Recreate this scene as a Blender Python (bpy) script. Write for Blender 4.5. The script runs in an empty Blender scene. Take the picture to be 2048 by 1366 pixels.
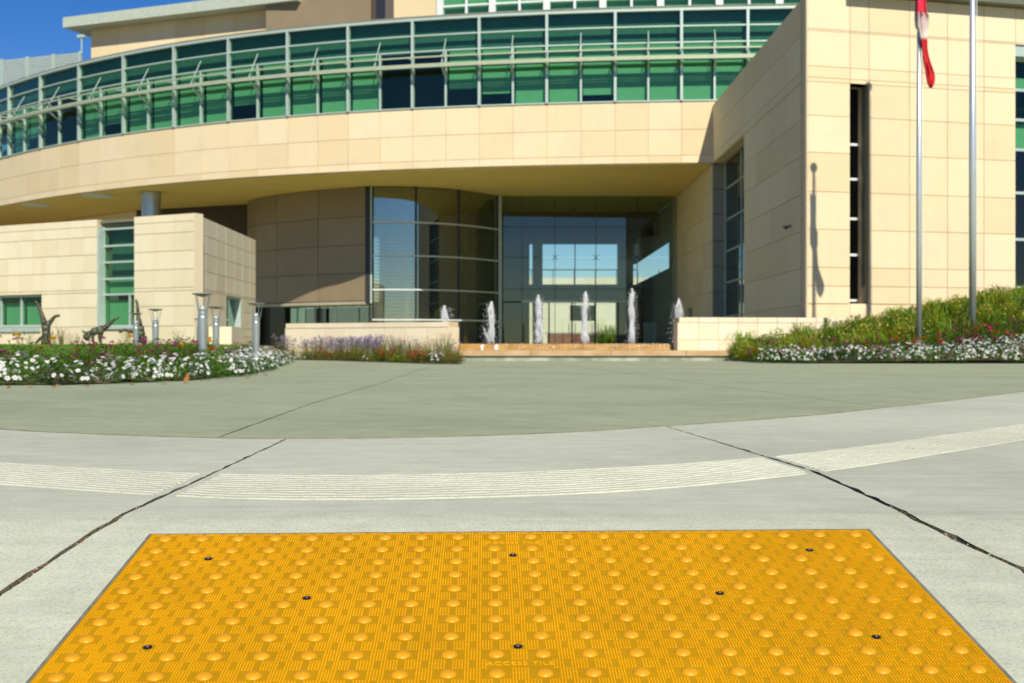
import bpy, bmesh, math, random
import numpy as np
from mathutils import Vector, Matrix, noise
from mathutils.geometry import delaunay_2d_cdt

random.seed(11)
scene = bpy.context.scene
COL = scene.collection
R = math.radians

# ------------------------------------------------------------------ camera
F, HZ, EYE = 2400.0, 690.0, 0.42          # focal length and horizon in photo pixels, eye height in metres
cam = bpy.data.cameras.new('camera')
cam.sensor_width = 36.0
cam.lens = F / 2048.0 * 36.0
cam.shift_y = (HZ - 683.0) / 2048.0
cam.clip_start = 0.05
cam.clip_end = 3000
cam.dof.use_dof = True
cam.dof.focus_distance = 3.05
cam.dof.aperture_fstop = 7.4
camo = bpy.data.objects.new('camera', cam)
COL.objects.link(camo)
camo.location = (0, 0, EYE)
camo.rotation_euler = (R(90), 0, 0)
scene.camera = camo

# ------------------------------------------------------------------ sky, sun, exposure
SUN = Vector((-0.23, 1.0, -0.88)).normalized()
world = bpy.data.worlds.new('World')
scene.world = world
world.use_nodes = True
wn = world.node_tree
bgn = wn.nodes['Background']
sky = wn.nodes.new('ShaderNodeTexSky')
sky.sky_type = 'NISHITA'
sky.sun_disc = False
sky.sun_elevation = math.asin(-SUN.z)
sky.sun_rotation = math.atan2(-SUN.x, -SUN.y)
sky.air_density = 1.0
sky.dust_density = 0.1
sky.ozone_density = 4.0
hs = wn.nodes.new('ShaderNodeHueSaturation')
hs.inputs['Saturation'].default_value = 1.38
hs.inputs['Hue'].default_value = 0.516
wn.links.new(sky.outputs[0], hs.inputs['Color'])
wn.links.new(hs.outputs[0], bgn.inputs[0])
bgn.inputs[1].default_value = 0.078
sl = bpy.data.lights.new('sun', 'SUN')
sl.energy = 4.6
sl.angle = R(0.53)
sl.color = (1.0, 0.93, 0.80)
so = bpy.data.objects.new('sun', sl)
COL.objects.link(so)
so.rotation_euler = SUN.to_track_quat('-Z', 'Y').to_euler()
so.location = (20, -40, 60)
scene.view_settings.view_transform = 'Standard'
scene.view_settings.look = 'None'
scene.view_settings.gamma = 1.0
scene.view_settings.exposure = 0.33
scene.render.engine = 'CYCLES'
scene.cycles.max_bounces = 10
scene.cycles.transparent_max_bounces = 24

# ------------------------------------------------------------------ placing helpers
def at(x, y, Y):                       # a point seen at photo pixel (x, y), standing Y metres away
    return Vector(((x - 1024.0) / F * Y, Y, EYE + (HZ - y) / F * Y))

def XA(x, Y):
    return (x - 1024.0) / F * Y

S_R, Y_A, Y_B = 0.18, 2.84, 3.0        # the kerb ramp: slope, start and end of its rounding

def gz(Y):
    if Y >= Y_B:
        return 0.0
    d = S_R * (Y_B - Y_A) / 2
    if Y >= Y_A:
        return -S_R / (2 * (Y_B - Y_A)) * (Y_B - Y) ** 2
    if Y >= 0.2:
        return -d - S_R * (Y_A - Y)
    return -d - S_R * (Y_A - 0.2)

def G(x, y):                           # ground point (X, Y) seen at a pixel
    k = (y - HZ) / F
    a, b = 0.3, 400.0
    for _ in range(60):
        m = (a + b) / 2
        if (EYE - gz(m)) > k * m:
            a = m
        else:
            b = m
    return Vector(((x - 1024.0) / F * a, a))

def tag(o, label=None, cat=None, group=None, kind=None):
    if label: o['label'] = label
    if cat: o['category'] = cat
    if group: o['group'] = group
    if kind: o['kind'] = kind
    return o

def link(o, parent=None):
    COL.objects.link(o)
    if parent is not None:
        o.parent = parent
    return o

def worg(o):                           # world origin of an unrotated chain of parents
    v = Vector((0, 0, 0))
    while o is not None:
        v += o.location
        o = o.parent
    return v

def empty(name, loc, label=None, cat=None, group=None, rz=0.0):
    o = bpy.data.objects.new(name, None)
    o.empty_display_size = 0.2
    COL.objects.link(o)
    o.location = loc
    o.rotation_euler.z = rz
    return tag(o, label, cat, group)

def copy_tree(o, parent=None):
    c = o.copy()
    COL.objects.link(c)
    c.parent = parent
    for ch in o.children:
        copy_tree(ch, c)
    return c

class MB:
    """collects faces and links them as one mesh object"""
    def __init__(self):
        self.v, self.f, self.mi = [], [], []
    def face(self, pts, mi=0):
        n = len(self.v)
        self.v += [tuple(p) for p in pts]
        self.f.append(tuple(range(n, n + len(pts))))
        self.mi.append(mi)
        return self
    def mesh(self, vs, fs, mi=0):
        n = len(self.v)
        self.v += [tuple(p) for p in vs]
        for q in fs:
            self.f.append(tuple(i + n for i in q))
            self.mi.append(mi)
        return self
    def hexa(self, a, mi=0):           # 8 corners: bottom 4 counter-clockwise, then top 4
        return self.mesh(a, [(3, 2, 1, 0), (4, 5, 6, 7), (0, 1, 5, 4), (1, 2, 6, 5), (2, 3, 7, 6), (3, 0, 4, 7)], mi)
    def box(self, x0, x1, y0, y1, z0, z1, mi=0):
        return self.hexa([(x0, y0, z0), (x1, y0, z0), (x1, y1, z0), (x0, y1, z0),
                          (x0, y0, z1), (x1, y0, z1), (x1, y1, z1), (x0, y1, z1)], mi)
    def slab(self, p, q, off0, off1, z0, z1, mi=0):
        """upright block over the plan line p-q; off0..off1 metres to the back of it (seen walking p to q, back = left)"""
        p, q = Vector(p[:2]), Vector(q[:2])
        d = (q - p).normalized()
        n = Vector((-d.y, d.x))
        a, b, c, e = p + n * off0, q + n * off0, q + n * off1, p + n * off1
        return self.hexa([(a.x, a.y, z0), (b.x, b.y, z0), (c.x, c.y, z0), (e.x, e.y, z0),
                          (a.x, a.y, z1), (b.x, b.y, z1), (c.x, c.y, z1), (e.x, e.y, z1)], mi)
    def tube(self, p, q, r0, r1=None, n=8, mi=0, caps=True):
        p, q = Vector(p), Vector(q)
        r1 = r0 if r1 is None else r1
        d = (q - p).normalized()
        u = d.orthogonal().normalized()
        w = d.cross(u)
        vs = []
        for c, r in ((p, r0), (q, r1)):
            for i in range(n):
                a = 2 * math.pi * i / n
                vs.append(c + u * (math.cos(a) * r) + w * (math.sin(a) * r))
        fs = [(i, (i + 1) % n, n + (i + 1) % n, n + i) for i in range(n)]
        if caps:
            fs += [tuple(range(n - 1, -1, -1)), tuple(range(n, 2 * n))]
        return self.mesh(vs, fs, mi)
    def lathe(self, prof, c=(0, 0, 0), n=16, mi=0):
        c = Vector(c)
        vs, fs = [], []
        for r, z in prof:
            for i in range(n):
                a = 2 * math.pi * i / n
                vs.append(c + Vector((math.cos(a) * r, math.sin(a) * r, z)))
        for k in range(len(prof) - 1):
            for i in range(n):
                j = (i + 1) % n
                fs.append((k * n + i, k * n + j, (k + 1) * n + j, (k + 1) * n + i))
        fs.append(tuple(range(n - 1, -1, -1)))
        m = (len(prof) - 1) * n
        fs.append(tuple(range(m, m + n)))
        return self.mesh(vs, fs, mi)
    def data(self, name, mats, org=(0, 0, 0), smooth=False):
        org = Vector(org)
        me = bpy.data.meshes.new(name)
        me.from_pydata([tuple(Vector(p) - org) for p in self.v], [], self.f)
        for m in (mats if isinstance(mats, (list, tuple)) else [mats]):
            me.materials.append(m)
        if any(self.mi):
            me.polygons.foreach_set('material_index', self.mi)
        if smooth:
            me.polygons.foreach_set('use_smooth', [True] * len(me.polygons))
        me.update()
        return me
    def build(self, name, mats, parent=None, smooth=False, local=False):
        org = worg(parent) if (parent is not None and not local) else (0, 0, 0)
        o = bpy.data.objects.new(name, self.data(name, mats, org, smooth))
        return link(o, parent)

# ------------------------------------------------------------------ materials
class NT:
    def __init__(self, name):
        self.m = bpy.data.materials.new(name)
        self.m.use_nodes = True
        self.t = self.m.node_tree
        self.b = self.t.nodes['Principled BSDF']
        self.out = self.t.nodes['Material Output']
    def n(self, typ, **kw):
        nd = self.t.nodes.new(typ)
        for k, v in kw.items():
            setattr(nd, k, v)
        return nd
    def l(self, a, b):
        self.t.links.new(a, b)
    def noise(self, scale, detail=4, rough=0.55, vec=None):
        nd = self.n('ShaderNodeTexNoise')
        nd.inputs['Scale'].default_value = scale
        nd.inputs['Detail'].default_value = detail
        nd.inputs['Roughness'].default_value = rough
        if vec is not None:
            self.l(vec, nd.inputs['Vector'])
        return nd
    def ramp(self, fac, stops):
        nd = self.n('ShaderNodeValToRGB')
        el = nd.color_ramp.elements
        while len(el) < len(stops):
            el.new(0.5)
        for e, (p, c) in zip(el, stops):
            e.position = p
            e.color = (*c, 1) if len(c) == 3 else c
        self.l(fac, nd.inputs[0])
        return nd
    def mix(self, fac, a, b, mode='MIX'):
        nd = self.n('ShaderNodeMix', data_type='RGBA', blend_type=mode)
        for i, v in ((0, fac), (6, a), (7, b)):
            if hasattr(v, 'is_linked') or hasattr(v, 'links'):
                self.l(v, nd.inputs[i])
            elif isinstance(v, (int, float)):
                nd.inputs[i].default_value = v
            else:
                nd.inputs[i].default_value = (*v, 1)
        return nd.outputs[2]
    def pos(self, scale=(1, 1, 1)):
        g = self.n('ShaderNodeNewGeometry')
        mp = self.n('ShaderNodeMapping')
        mp.inputs['Scale'].default_value = scale
        self.l(g.outputs['Position'], mp.inputs['Vector'])
        return mp.outputs[0]
    def bump(self, h, strength, dist=0.01):
        nd = self.n('ShaderNodeBump')
        nd.inputs['Strength'].default_value = strength
        nd.inputs['Distance'].default_value = dist
        self.l(h, nd.inputs['Height'])
        self.l(nd.outputs[0], self.b.inputs['Normal'])
        return nd
    def set(self, rough=None, metal=None, spec=None):
        if rough is not None: self.b.inputs['Roughness'].default_value = rough
        if metal is not None: self.b.inputs['Metallic'].default_value = metal
        if spec is not None: self.b.inputs['Specular IOR Level'].default_value = spec

def plain(name, c, rough=0.6, metal=0.0, var=0.12, scale=6.0, spec=0.4, rnd=0.0):
    t = NT(name)
    nz = t.noise(scale, 5, 0.6, t.pos())
    lo = tuple(x * (1 - var) for x in c)
    hi = tuple(min(1, x * (1 + var)) for x in c)
    col = t.ramp(nz.outputs[0], [(0.3, lo), (0.7, hi)]).outputs[0]
    if rnd:
        oi = t.n('ShaderNodeObjectInfo')
        r = t.ramp(oi.outputs['Random'], [(0, (1 - rnd,) * 3), (1, (1 + rnd * 0.4,) * 3)])
        col = t.mix(1.0, col, r.outputs[0], 'MULTIPLY')
    t.l(col, t.b.inputs['Base Color'])
    t.set(rough, metal, spec)
    return t.m

def stone_mat(name, c, tint=0.05):
    t = NT(name)
    oi = t.n('ShaderNodeObjectInfo')
    p = t.pos()
    big = t.noise(0.9, 5, 0.6, p)
    fine = t.noise(26, 4, 0.7, p)
    col = t.ramp(big.outputs[0], [(0.25, tuple(x * 0.93 for x in c)), (0.5, c), (0.8, (c[0] * 1.02, c[1] * 0.98, c[2] * 0.92))]).outputs[0]
    rr = t.ramp(oi.outputs['Random'], [(0, (1 - tint, 1 - tint * 1.3, 1 - tint * 2.2)), (0.5, (1, 1, 1)), (1, (1 + tint * 0.6, 1 + tint * 0.7, 1 + tint * 1.2))])
    col = t.mix(1.0, col, rr.outputs[0], 'MULTIPLY')
    col = t.mix(0.10, col, t.ramp(fine.outputs[0], [(0.3, (0.55, 0.5, 0.42)), (0.7, (1, 1, 1))]).outputs[0], 'MULTIPLY')
    # rain streaks
    st = t.noise(1.2, 4, 0.7, t.pos((3.0, 3.0, 0.18)))
    col = t.mix(t.ramp(st.outputs[0], [(0.5, (0, 0, 0)), (0.85, (0.22, 0.22, 0.22))]).outputs[0], col, tuple(x * 0.72 for x in c))
    t.l(col, t.b.inputs['Base Color'])
    t.set(0.75, 0, 0.25)
    t.bump(fine.outputs[0], 0.25, 0.004)
    return t.m

def concrete_mat(name, c, streak, seed):
    t = NT(name)
    p = t.pos()
    mp = t.n('ShaderNodeMapping')
    mp.inputs['Location'].default_value = (seed * 3.1, seed * 1.7, 0)
    t.l(p, mp.inputs['Vector'])
    v = mp.outputs[0]
    big = t.noise(0.55, 6, 0.62, v)
    mid = t.noise(7.0, 6, 0.7, v)
    fine = t.noise(150.0, 3, 0.8, v)
    grit = t.noise(420.0, 2, 0.8, v)
    ms = t.n('ShaderNodeMapping')
    ms.inputs['Scale'].default_value = (0.9, 7.0, 1)
    t.l(v, ms.inputs['Vector'])
    stk = t.noise(2.2, 6, 0.72, ms.outputs[0])
    lo, hi = tuple(x * 0.84 for x in c), tuple(min(1, x * 1.10) for x in c)
    col = t.ramp(big.outputs[0], [(0.28, lo), (0.5, c), (0.75, hi)]).outputs[0]
    col = t.mix(streak, col, t.ramp(stk.outputs[0], [(0.3, (0.62, 0.64, 0.58)), (0.5, (0.97, 0.97, 0.95)), (0.72, (1.18, 1.18, 1.14))]).outputs[0], 'MULTIPLY')
    col = t.mix(0.55, col, t.ramp(mid.outputs[0], [(0.3, (0.78, 0.79, 0.74)), (0.65, (1.06, 1.06, 1.05))]).outputs[0], 'MULTIPLY')
    col = t.mix(0.6, col, t.ramp(fine.outputs[0], [(0.33, (0.52, 0.53, 0.48)), (0.47, (0.98, 0.98, 0.97)), (0.68, (1.2, 1.2, 1.18))]).outputs[0], 'MULTIPLY')
    # sparse dark pits and stains
    pits = t.n('ShaderNodeTexVoronoi')
    pits.inputs['Scale'].default_value = 26
    t.l(v, pits.inputs['Vector'])
    col = t.mix(t.ramp(pits.outputs['Distance'], [(0.03, (0.75,) * 3), (0.075, (0, 0, 0))]).outputs[0], col, tuple(x * 0.42 for x in c))
    t.l(col, t.b.inputs['Base Color'])
    t.set(0.85, 0, 0.25)
    ad = t.n('ShaderNodeMath', operation='ADD')
    t.l(fine.outputs[0], ad.inputs[0])
    t.l(grit.outputs[0], ad.inputs[1])
    t.bump(ad.outputs[0], 0.55, 0.0022)
    return t.m

def glass_mat(name, tint, refl, rough=0.0, ior=1.5):
    t = NT(name)
    t.t.nodes.remove(t.b)
    tr = t.n('ShaderNodeBsdfTransparent')
    tr.inputs[0].default_value = (*tint, 1)
    gl = t.n('ShaderNodeBsdfGlossy')
    gl.inputs['Color'].default_value = (0.9, 0.95, 0.95, 1)
    gl.inputs['Roughness'].default_value = rough
    lw = t.n('ShaderNodeLayerWeight')
    lw.inputs['Blend'].default_value = 0.5
    pw_ = t.n('ShaderNodeMath', operation='POWER')
    pw_.inputs[1].default_value = 5.0
    t.l(lw.outputs['Facing'], pw_.inputs[0])
    ad = t.n('ShaderNodeMath', operation='ADD', use_clamp=True)
    ad.inputs[1].default_value = refl + 0.03
    t.l(pw_.outputs[0], ad.inputs[0])
    mx = t.n('ShaderNodeMixShader')
    t.l(ad.outputs[0], mx.inputs[0])
    t.l(tr.outputs[0], mx.inputs[1])
    t.l(gl.outputs[0], mx.inputs[2])
    t.l(mx.outputs[0], t.out.inputs[0])
    return t.m

def leaf_mat(name, c1, c2, rough=0.5, trans=0.35):
    t = NT(name)
    t.t.nodes.remove(t.b)
    g = t.n('ShaderNodeNewGeometry')
    oi = t.n('ShaderNodeObjectInfo')
    ad = t.n('ShaderNodeMath', operation='ADD')
    t.l(g.outputs['Random Per Island'], ad.inputs[0])
    t.l(oi.outputs['Random'], ad.inputs[1])
    ml = t.n('ShaderNodeMath', operation='MULTIPLY')
    ml.inputs[1].default_value = 0.5
    t.l(ad.outputs[0], ml.inputs[0])
    col = t.ramp(ml.outputs[0], [(0.1, c1), (0.9, c2)]).outputs[0]
    d = t.n('ShaderNodeBsdfPrincipled')
    d.inputs['Roughness'].default_value = rough
    d.inputs['Specular IOR Level'].default_value = 0.35
    t.l(col, d.inputs['Base Color'])
    tl = t.n('ShaderNodeBsdfTranslucent')
    t.l(col, tl.inputs[0])
    mx = t.n('ShaderNodeMixShader')
    mx.inputs[0].default_value = trans
    t.l(d.outputs[0], mx.inputs[1])
    t.l(tl.outputs[0], mx.inputs[2])
    t.l(mx.outputs[0], t.out.inputs[0])
    return t.m

STONE = stone_mat('limestone', (0.735, 0.605, 0.385), 0.06)
STONE_L = stone_mat('limestone_pale', (0.77, 0.675, 0.475), 0.05)
JOINT = plain('stone_joint', (0.58, 0.46, 0.27), 0.9)
SOFFIT = plain('soffit_plaster', (0.76, 0.52, 0.15), 0.8, var=0.06, scale=0.7)
CONC_N = concrete_mat('concrete_light', (0.505, 0.522, 0.400), 0.35, 1)
CONC_F = concrete_mat('concrete_dark', (0.335, 0.368, 0.240), 0.85, 2)
CONC_B = concrete_mat('concrete_band', (0.545, 0.548, 0.432), 0.25, 3)
ALU = plain('aluminium', (0.45, 0.55, 0.48), 0.4, 0.25, 0.06)
ALU_W = plain('white_metal', (0.66, 0.70, 0.66), 0.4, 0.0, 0.05)
ALU_D = plain('dark_metal', (0.03, 0.033, 0.03), 0.4, 0.3)
STEEL = plain('brushed_steel', (0.46, 0.50, 0.48), 0.36, 0.7, 0.08)
BROWN = plain('bronze_panel', (0.30, 0.228, 0.135), 0.45, 0.15, 0.06, 1.0, rnd=0.1)
GLASS_G = glass_mat('green_glass', (0.56, 0.785, 0.65), 0.0)
GLASS_C = glass_mat('clear_glass', (0.78, 0.87, 0.86), 0.02)
GLASS_R = glass_mat('reflective_glass', (0.62, 0.72, 0.68), 0.20)
GLASS_K = glass_mat('dark_glass', (0.10, 0.13, 0.12), 0.03)
SPAN = plain('spandrel', (0.22, 0.24, 0.26), 0.6)
BLIND = plain('blind_fabric', (0.66, 0.67, 0.58), 0.8, var=0.04)
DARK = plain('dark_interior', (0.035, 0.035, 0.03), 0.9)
ROOM = plain('room_wall', (0.17, 0.17, 0.13), 0.9)
WOOD = plain('oak', (0.42, 0.22, 0.065), 0.5, var=0.2)

# ------------------------------------------------------------------ ground and paving
def sheet(name, x0, x1, ys, dz, mat, nx=2):
    m = MB()
    xs = [x0 + (x1 - x0) * i / nx for i in range(nx + 1)]
    vs, fs = [], []
    for y in ys:
        for x in xs:
            vs.append((x, y, gz(y) + dz))
    n = nx + 1
    for j in range(len(ys) - 1):
        for i in range(nx):
            fs.append((j * n + i, j * n + i + 1, (j + 1) * n + i + 1, (j + 1) * n + i))
    return m.mesh(vs, fs).build(name, mat)

def soil_mat():
    t = NT('soil')
    p = t.pos()
    n1 = t.noise(3, 6, 0.7, p)
    n2 = t.noise(60, 5, 0.7, p)
    c = t.ramp(n1.outputs[0], [(0.3, (0.11, 0.10, 0.06)), (0.5, (0.21, 0.19, 0.12)), (0.68, (0.22, 0.15, 0.08))]).outputs[0]
    c = t.mix(0.7, c, t.ramp(n2.outputs[0], [(0.3, (0.3, 0.3, 0.28)), (0.7, (1.3, 1.2, 1.1))]).outputs[0], 'MULTIPLY')
    t.l(c, t.b.inputs['Base Color'])
    t.set(0.95, 0, 0.1)
    t.bump(n2.outputs[0], 0.8, 0.01)
    return t.m
SOIL = soil_mat()
fold = [Y_A + (Y_B - Y_A) * i / 6 for i in range(7)]
ground = sheet('ground', -500, 500, [-400, -60, -20, 0.2] + fold + [6, 20, 70, 150, 900], -0.010, SOIL, 8)
tag(ground, kind='structure')
ASPH = plain('asphalt', (0.055, 0.055, 0.052), 0.9, var=0.25, scale=40)
road = sheet('road', -120, 120, [-14.0, -6, 0.16], -0.004, ASPH, 4)
tag(road, kind='structure')

def smooth_pts(pts, n=4):
    """Catmull-Rom through 2-D points"""
    P = [Vector(p) for p in pts]
    P = [P[0] * 2 - P[1]] + P + [P[-1] * 2 - P[-2]]
    out = []
    for i in range(1, len(P) - 2):
        for k in range(n):
            t = k / n
            a, b, c, d = P[i - 1], P[i], P[i + 1], P[i + 2]
            out.append(0.5 * ((2 * b) + (c - a) * t + (2 * a - 5 * b + 4 * c - d) * t * t + (3 * b - a - 3 * c + d) * t ** 3))
    out.append(P[-2])
    return out

def rag(pts, amp, seed):
    """chip a joint edge a little, the way old sawn concrete is"""
    o = []
    for i, p in enumerate(pts):
        a = noise.noise(Vector((p.x * 9 + seed, p.y * 9, seed * 2.3))) * amp + noise.noise(Vector((p.x * 40, p.y * 40, seed))) * amp * 0.6
        o.append((p.x + a, p.y + a * 0.4))
    return [Vector(q) for q in o]

def dense(pts, step=0.05, far=0.4):
    out = []
    for a, b in zip(pts[:-1], pts[1:]):
        L = (b - a).length
        st = step if a.y < 9 else far
        n = max(1, min(60, int(L / st)))
        for k in range(n):
            out.append(a.lerp(b, k / n))
    out.append(pts[-1])
    return out

ARC = [(0, 858), (150, 866), (300, 872), (450, 876), (575, 877), (750, 876), (900, 873), (1050, 868), (1180, 862),
       (1330, 852), (1480, 842), (1640, 829), (1770, 815), (1900, 801), (2048, 783)]
arc = [Vector((-40, 34)), Vector((-18, 17.5)), Vector((-9, 10.6)), Vector((-5, 7.7))] + [G(*p) for p in ARC] + [Vector((7.5, 14.6)), Vector((14, 22.5)), Vector((40, 46))]
arc = smooth_pts(arc, 5)
LJ = [G(*p) for p in [(575, 877), (480, 921), (385, 966), (322, 994), (227, 1043), (176, 1072), (112, 1115), (0, 1188)]]
LJ += [LJ[-1] + Vector((-0.03, -0.75)), Vector((LJ[-1].x - 0.06, 0.30))]
RJ = [G(*p) for p in [(1330, 852), (1430, 882), (1540, 916), (1620, 940), (1700, 975), (1832, 1040), (1916, 1081), (2048, 1139)]]
RJ += [RJ[-1] + Vector((-0.05, -0.75)), Vector((RJ[-1].x - 0.10, 0.30))]
FL = [Vector((-1.9, 66)), Vector((-1.7, 31)), G(765, 765), G(620, 808), G(440, 873.5)]
FR = [Vector((-0.3, 66)), Vector((0.8, 31)), G(1175, 735), G(1420, 770), G(1770, 814)]

def on_arc(p):
    return min(range(len(arc)), key=lambda i: (arc[i] - p).length)
iL, iR = on_arc(LJ[0]), on_arc(RJ[0])
jL, jR = on_arc(FL[-1]), on_arc(FR[-1])

def offs(pts, dx, dy):
    return [Vector((p.x + dx, p.y + dy)) for p in pts]

DIRT = plain('joint_dirt', (0.21, 0.185, 0.125), 0.95, var=0.5, scale=9)
def slab_obj(outline, mat, parent, thick=0.05, cham=0.006):
    bm = bmesh.new()
    pts = []
    for p in outline:
        if not pts or (p - pts[-1]).length > 0.004:
            pts.append(p)
    if (pts[0] - pts[-1]).length < 0.004:
        pts.pop()
    area = sum(a.x * b.y - b.x * a.y for a, b in zip(pts, pts[1:] + pts[:1]))
    if area < 0:
        pts.reverse()
    n_ = len(pts)
    cv, ce, cfc, *_x = delaunay_2d_cdt([Vector((p.x, p.y)) for p in pts], [(i, (i + 1) % n_) for i in range(n_)], [], 1, 1e-6)
    bv = [bm.verts.new((p.x, p.y, 0)) for p in cv]
    for q_ in cfc:
        bm.faces.new([bv[i] for i in q_])
    for y in fold:
        g = list(bm.verts) + list(bm.edges) + list(bm.faces)
        bmesh.ops.bisect_plane(bm, geom=g, plane_co=(0, y, 0), plane_no=(0, 1, 0), dist=1e-5)
    bm.normal_update()
    for f in bm.faces:
        if f.normal.z < 0:
            f.normal_flip()
    r = bmesh.ops.extrude_face_region(bm, geom=list(bm.faces))
    top = [e for e in r['geom'] if isinstance(e, bmesh.types.BMVert)]
    ts = set(top)
    for v in bm.verts:
        v.co.z = gz(v.co.y) + (0 if v in ts else -thick)
    bmesh.ops.recalc_face_normals(bm, faces=list(bm.faces))
    bmesh.ops.triangulate(bm, faces=[f for f in bm.faces if len(f.verts) > 4])
    me = bpy.data.meshes.new('concrete_slab')
    bm.to_mesh(me)
    bm.free()
    me.materials.append(mat)
    me.materials.append(DIRT)
    for pl in me.polygons:
        if abs(pl.normal.z) < 0.5:
            pl.material_index = 1
    o = bpy.data.objects.new('concrete_slab', me)
    return link(o, parent)

w = 0.024
arcN = lambda a, b: rag(offs(dense(arc[a:b]), 0, -w), 0.012, 3)
arcF = lambda a, b: rag(offs(dense(arc[a:b]), 0, w), 0.004, 5)
def joint_side(J, sgn, wid0, wid1, seed, amp):
    D = dense(J, 0.03)
    o = []
    for p in D:
        t = max(0, min(1, (5.5 - p.y) / 3.0))
        o.append(Vector((p.x + sgn * (wid0 + (wid1 - wid0) * t), p.y)))
    return rag(o, amp, seed)
NEAR = 0.30
Lleft = joint_side(LJ, -1, 0.005, 0.009, 7, 0.009)
Lright = joint_side(LJ, 1, 0.005, 0.006, 8, 0.004)
Rleft = joint_side(RJ, -1, 0.005, 0.008, 9, 0.003)
Rright = joint_side(RJ, 1, 0.005, 0.012, 10, 0.012)
slab_obj(arcN(0, iL + 1) + Lleft + [Vector((-40, NEAR))], CONC_N, ground)
slab_obj(Lleft[:0] + arcN(iL, iR + 1) + Rleft + list(reversed(Lright)), CONC_N, ground)
slab_obj(arcN(iR, len(arc)) + [Vector((40, NEAR))] + list(reversed(Rright)), CONC_N, ground)
wf = 0.006
FLl, FLr = rag(offs(dense(FL), -wf, 0), 0.003, 1), rag(offs(dense(FL), wf, 0), 0.003, 2)
FRl, FRr = rag(offs(dense(FR), -wf, 0), 0.003, 3), rag(offs(dense(FR), wf, 0), 0.003, 4)
slab_obj(FLl + list(reversed(arcF(0, jL + 1))) + [Vector((-40, 66))], CONC_F, ground)
slab_obj(FLr + arcF(jL, jR + 1) + list(reversed(FRl)), CONC_F, ground)
slab_obj(FRr + arcF(jR, len(arc)) + [Vector((40, 66))], CONC_F, ground)

# ribbed warning strip cast into the near slabs
BT = [(-700, 870), (-200, 908), (0, 925), (200, 937), (400, 947), (600, 950), (800, 949), (1000, 945), (1200, 937), (1400, 925), (1540, 914), (1700, 897), (1900, 868), (2048, 848), (2300, 812), (2700, 760)]
BB = [(-700, 912), (-200, 955), (0, 970), (150, 980), (300, 991), (500, 1000), (700, 1001), (900, 998), (1100, 992), (1300, 981), (1500, 962), (1680, 940), (1850, 913), (2048, 880), (2300, 838), (2700, 774)]
def ip(tab, x):
    return float(np.interp(x, [p[0] for p in tab], [p[1] for p in tab]))
def sm(tab, x):
    return sum(ip(tab, x + d) for d in (-90, -45, 0, 45, 90)) / 5
NR = 12
prof = []
for k in range(NR):
    u = k / NR
    d = 1.0 / NR
    prof += [(u + d * 0.02, -0.002), (u + d * 0.16, 0.004), (u + d * 0.66, 0.004), (u + d * 0.80, -0.002)]
def jx(J, y):                          # where a joint crosses a given depth
    return float(np.interp(y, [p.y for p in reversed(J)], [p.x for p in reversed(J)]))
NS = 700
bandv = []
for i in range(NS + 1):
    x = -700 + 3400 * i / NS
    a, b = G(x, sm(BB, x)), G(x, sm(BT, x))
    row = []
    for u, z in prof:
        p = a.lerp(b, u)
        jit = noise.noise(Vector((p.x * 14, p.y * 14, 4))) * 0.0022
        if min(abs(p.x - jx(LJ, p.y)), abs(p.x - jx(RJ, p.y))) < 0.034: z = -0.002
        row.append((p.x, p.y + jit, z + (jit * 0.7 if z > 0 else 0)))
    bandv.append(row)
for part in range(3):
    m = MB()
    c = len(prof)
    for i in range(NS):
        for k in range(c - 1):
            if k % 4 == 3:
                continue
            q_ = [bandv[i][k], bandv[i + 1][k], bandv[i + 1][k + 1], bandv[i][k + 1]]
            mx, my = sum(v[0] for v in q_) / 4, sum(v[1] for v in q_) / 4
            gl, gr = mx - jx(LJ, my), mx - jx(RJ, my)
            wh = 0 if gl < -0.019 else (1 if gl > 0.016 and gr < -0.018 else (2 if gr > 0.026 else -1))
            if wh == part:
                m.face(q_)
    m.build('ribbed_strip', CONC_B, ground)
# crumbs of soil, moss and leaf in the two wide joints
CRUMB = [plain('crumb_soil', (0.035, 0.028, 0.015), 0.95), plain('crumb_moss', (0.07, 0.085, 0.025), 0.95), plain('crumb_leaf', (0.22, 0.075, 0.03), 0.9), plain('crumb_grit', (0.30, 0.28, 0.22), 0.9)]
rj = random.Random(4)
for J in (LJ, RJ):
    D = dense(J, 0.02)
    m = MB()
    for k in range(3200):
        p = D[int(rj.random() ** 0.8 * (len(D) - 1))]
        x, y = p.x + rj.gauss(0.002, 0.006), p.y + rj.uniform(-0.02, 0.02)
        s_ = rj.uniform(0.001, 0.0036)
        if 3.15 < y < 5.2: continue
        z = gz(y) - rj.uniform(0.002, 0.007)
        a = rj.uniform(0, 6.28)
        u, v = Vector((math.cos(a), math.sin(a), 0)) * s_ * 1.6, Vector((-math.sin(a), math.cos(a), 0)) * s_
        c_ = Vector((x, y, z))
        t_ = c_ + Vector((0, 0, s_ * 1.1))
        b4 = [c_ - u, c_ - v, c_ + u, c_ + v]
        mi = rj.choices((0, 1, 2, 3), (6, 5, 1.5, 1.5))[0]
        for q0, q1 in zip(b4, b4[1:] + b4[:1]):
            m.face([q0, q1, t_], mi)
    tag(m.build('joint_crumbs', CRUMB, ground), kind='stuff')

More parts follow.
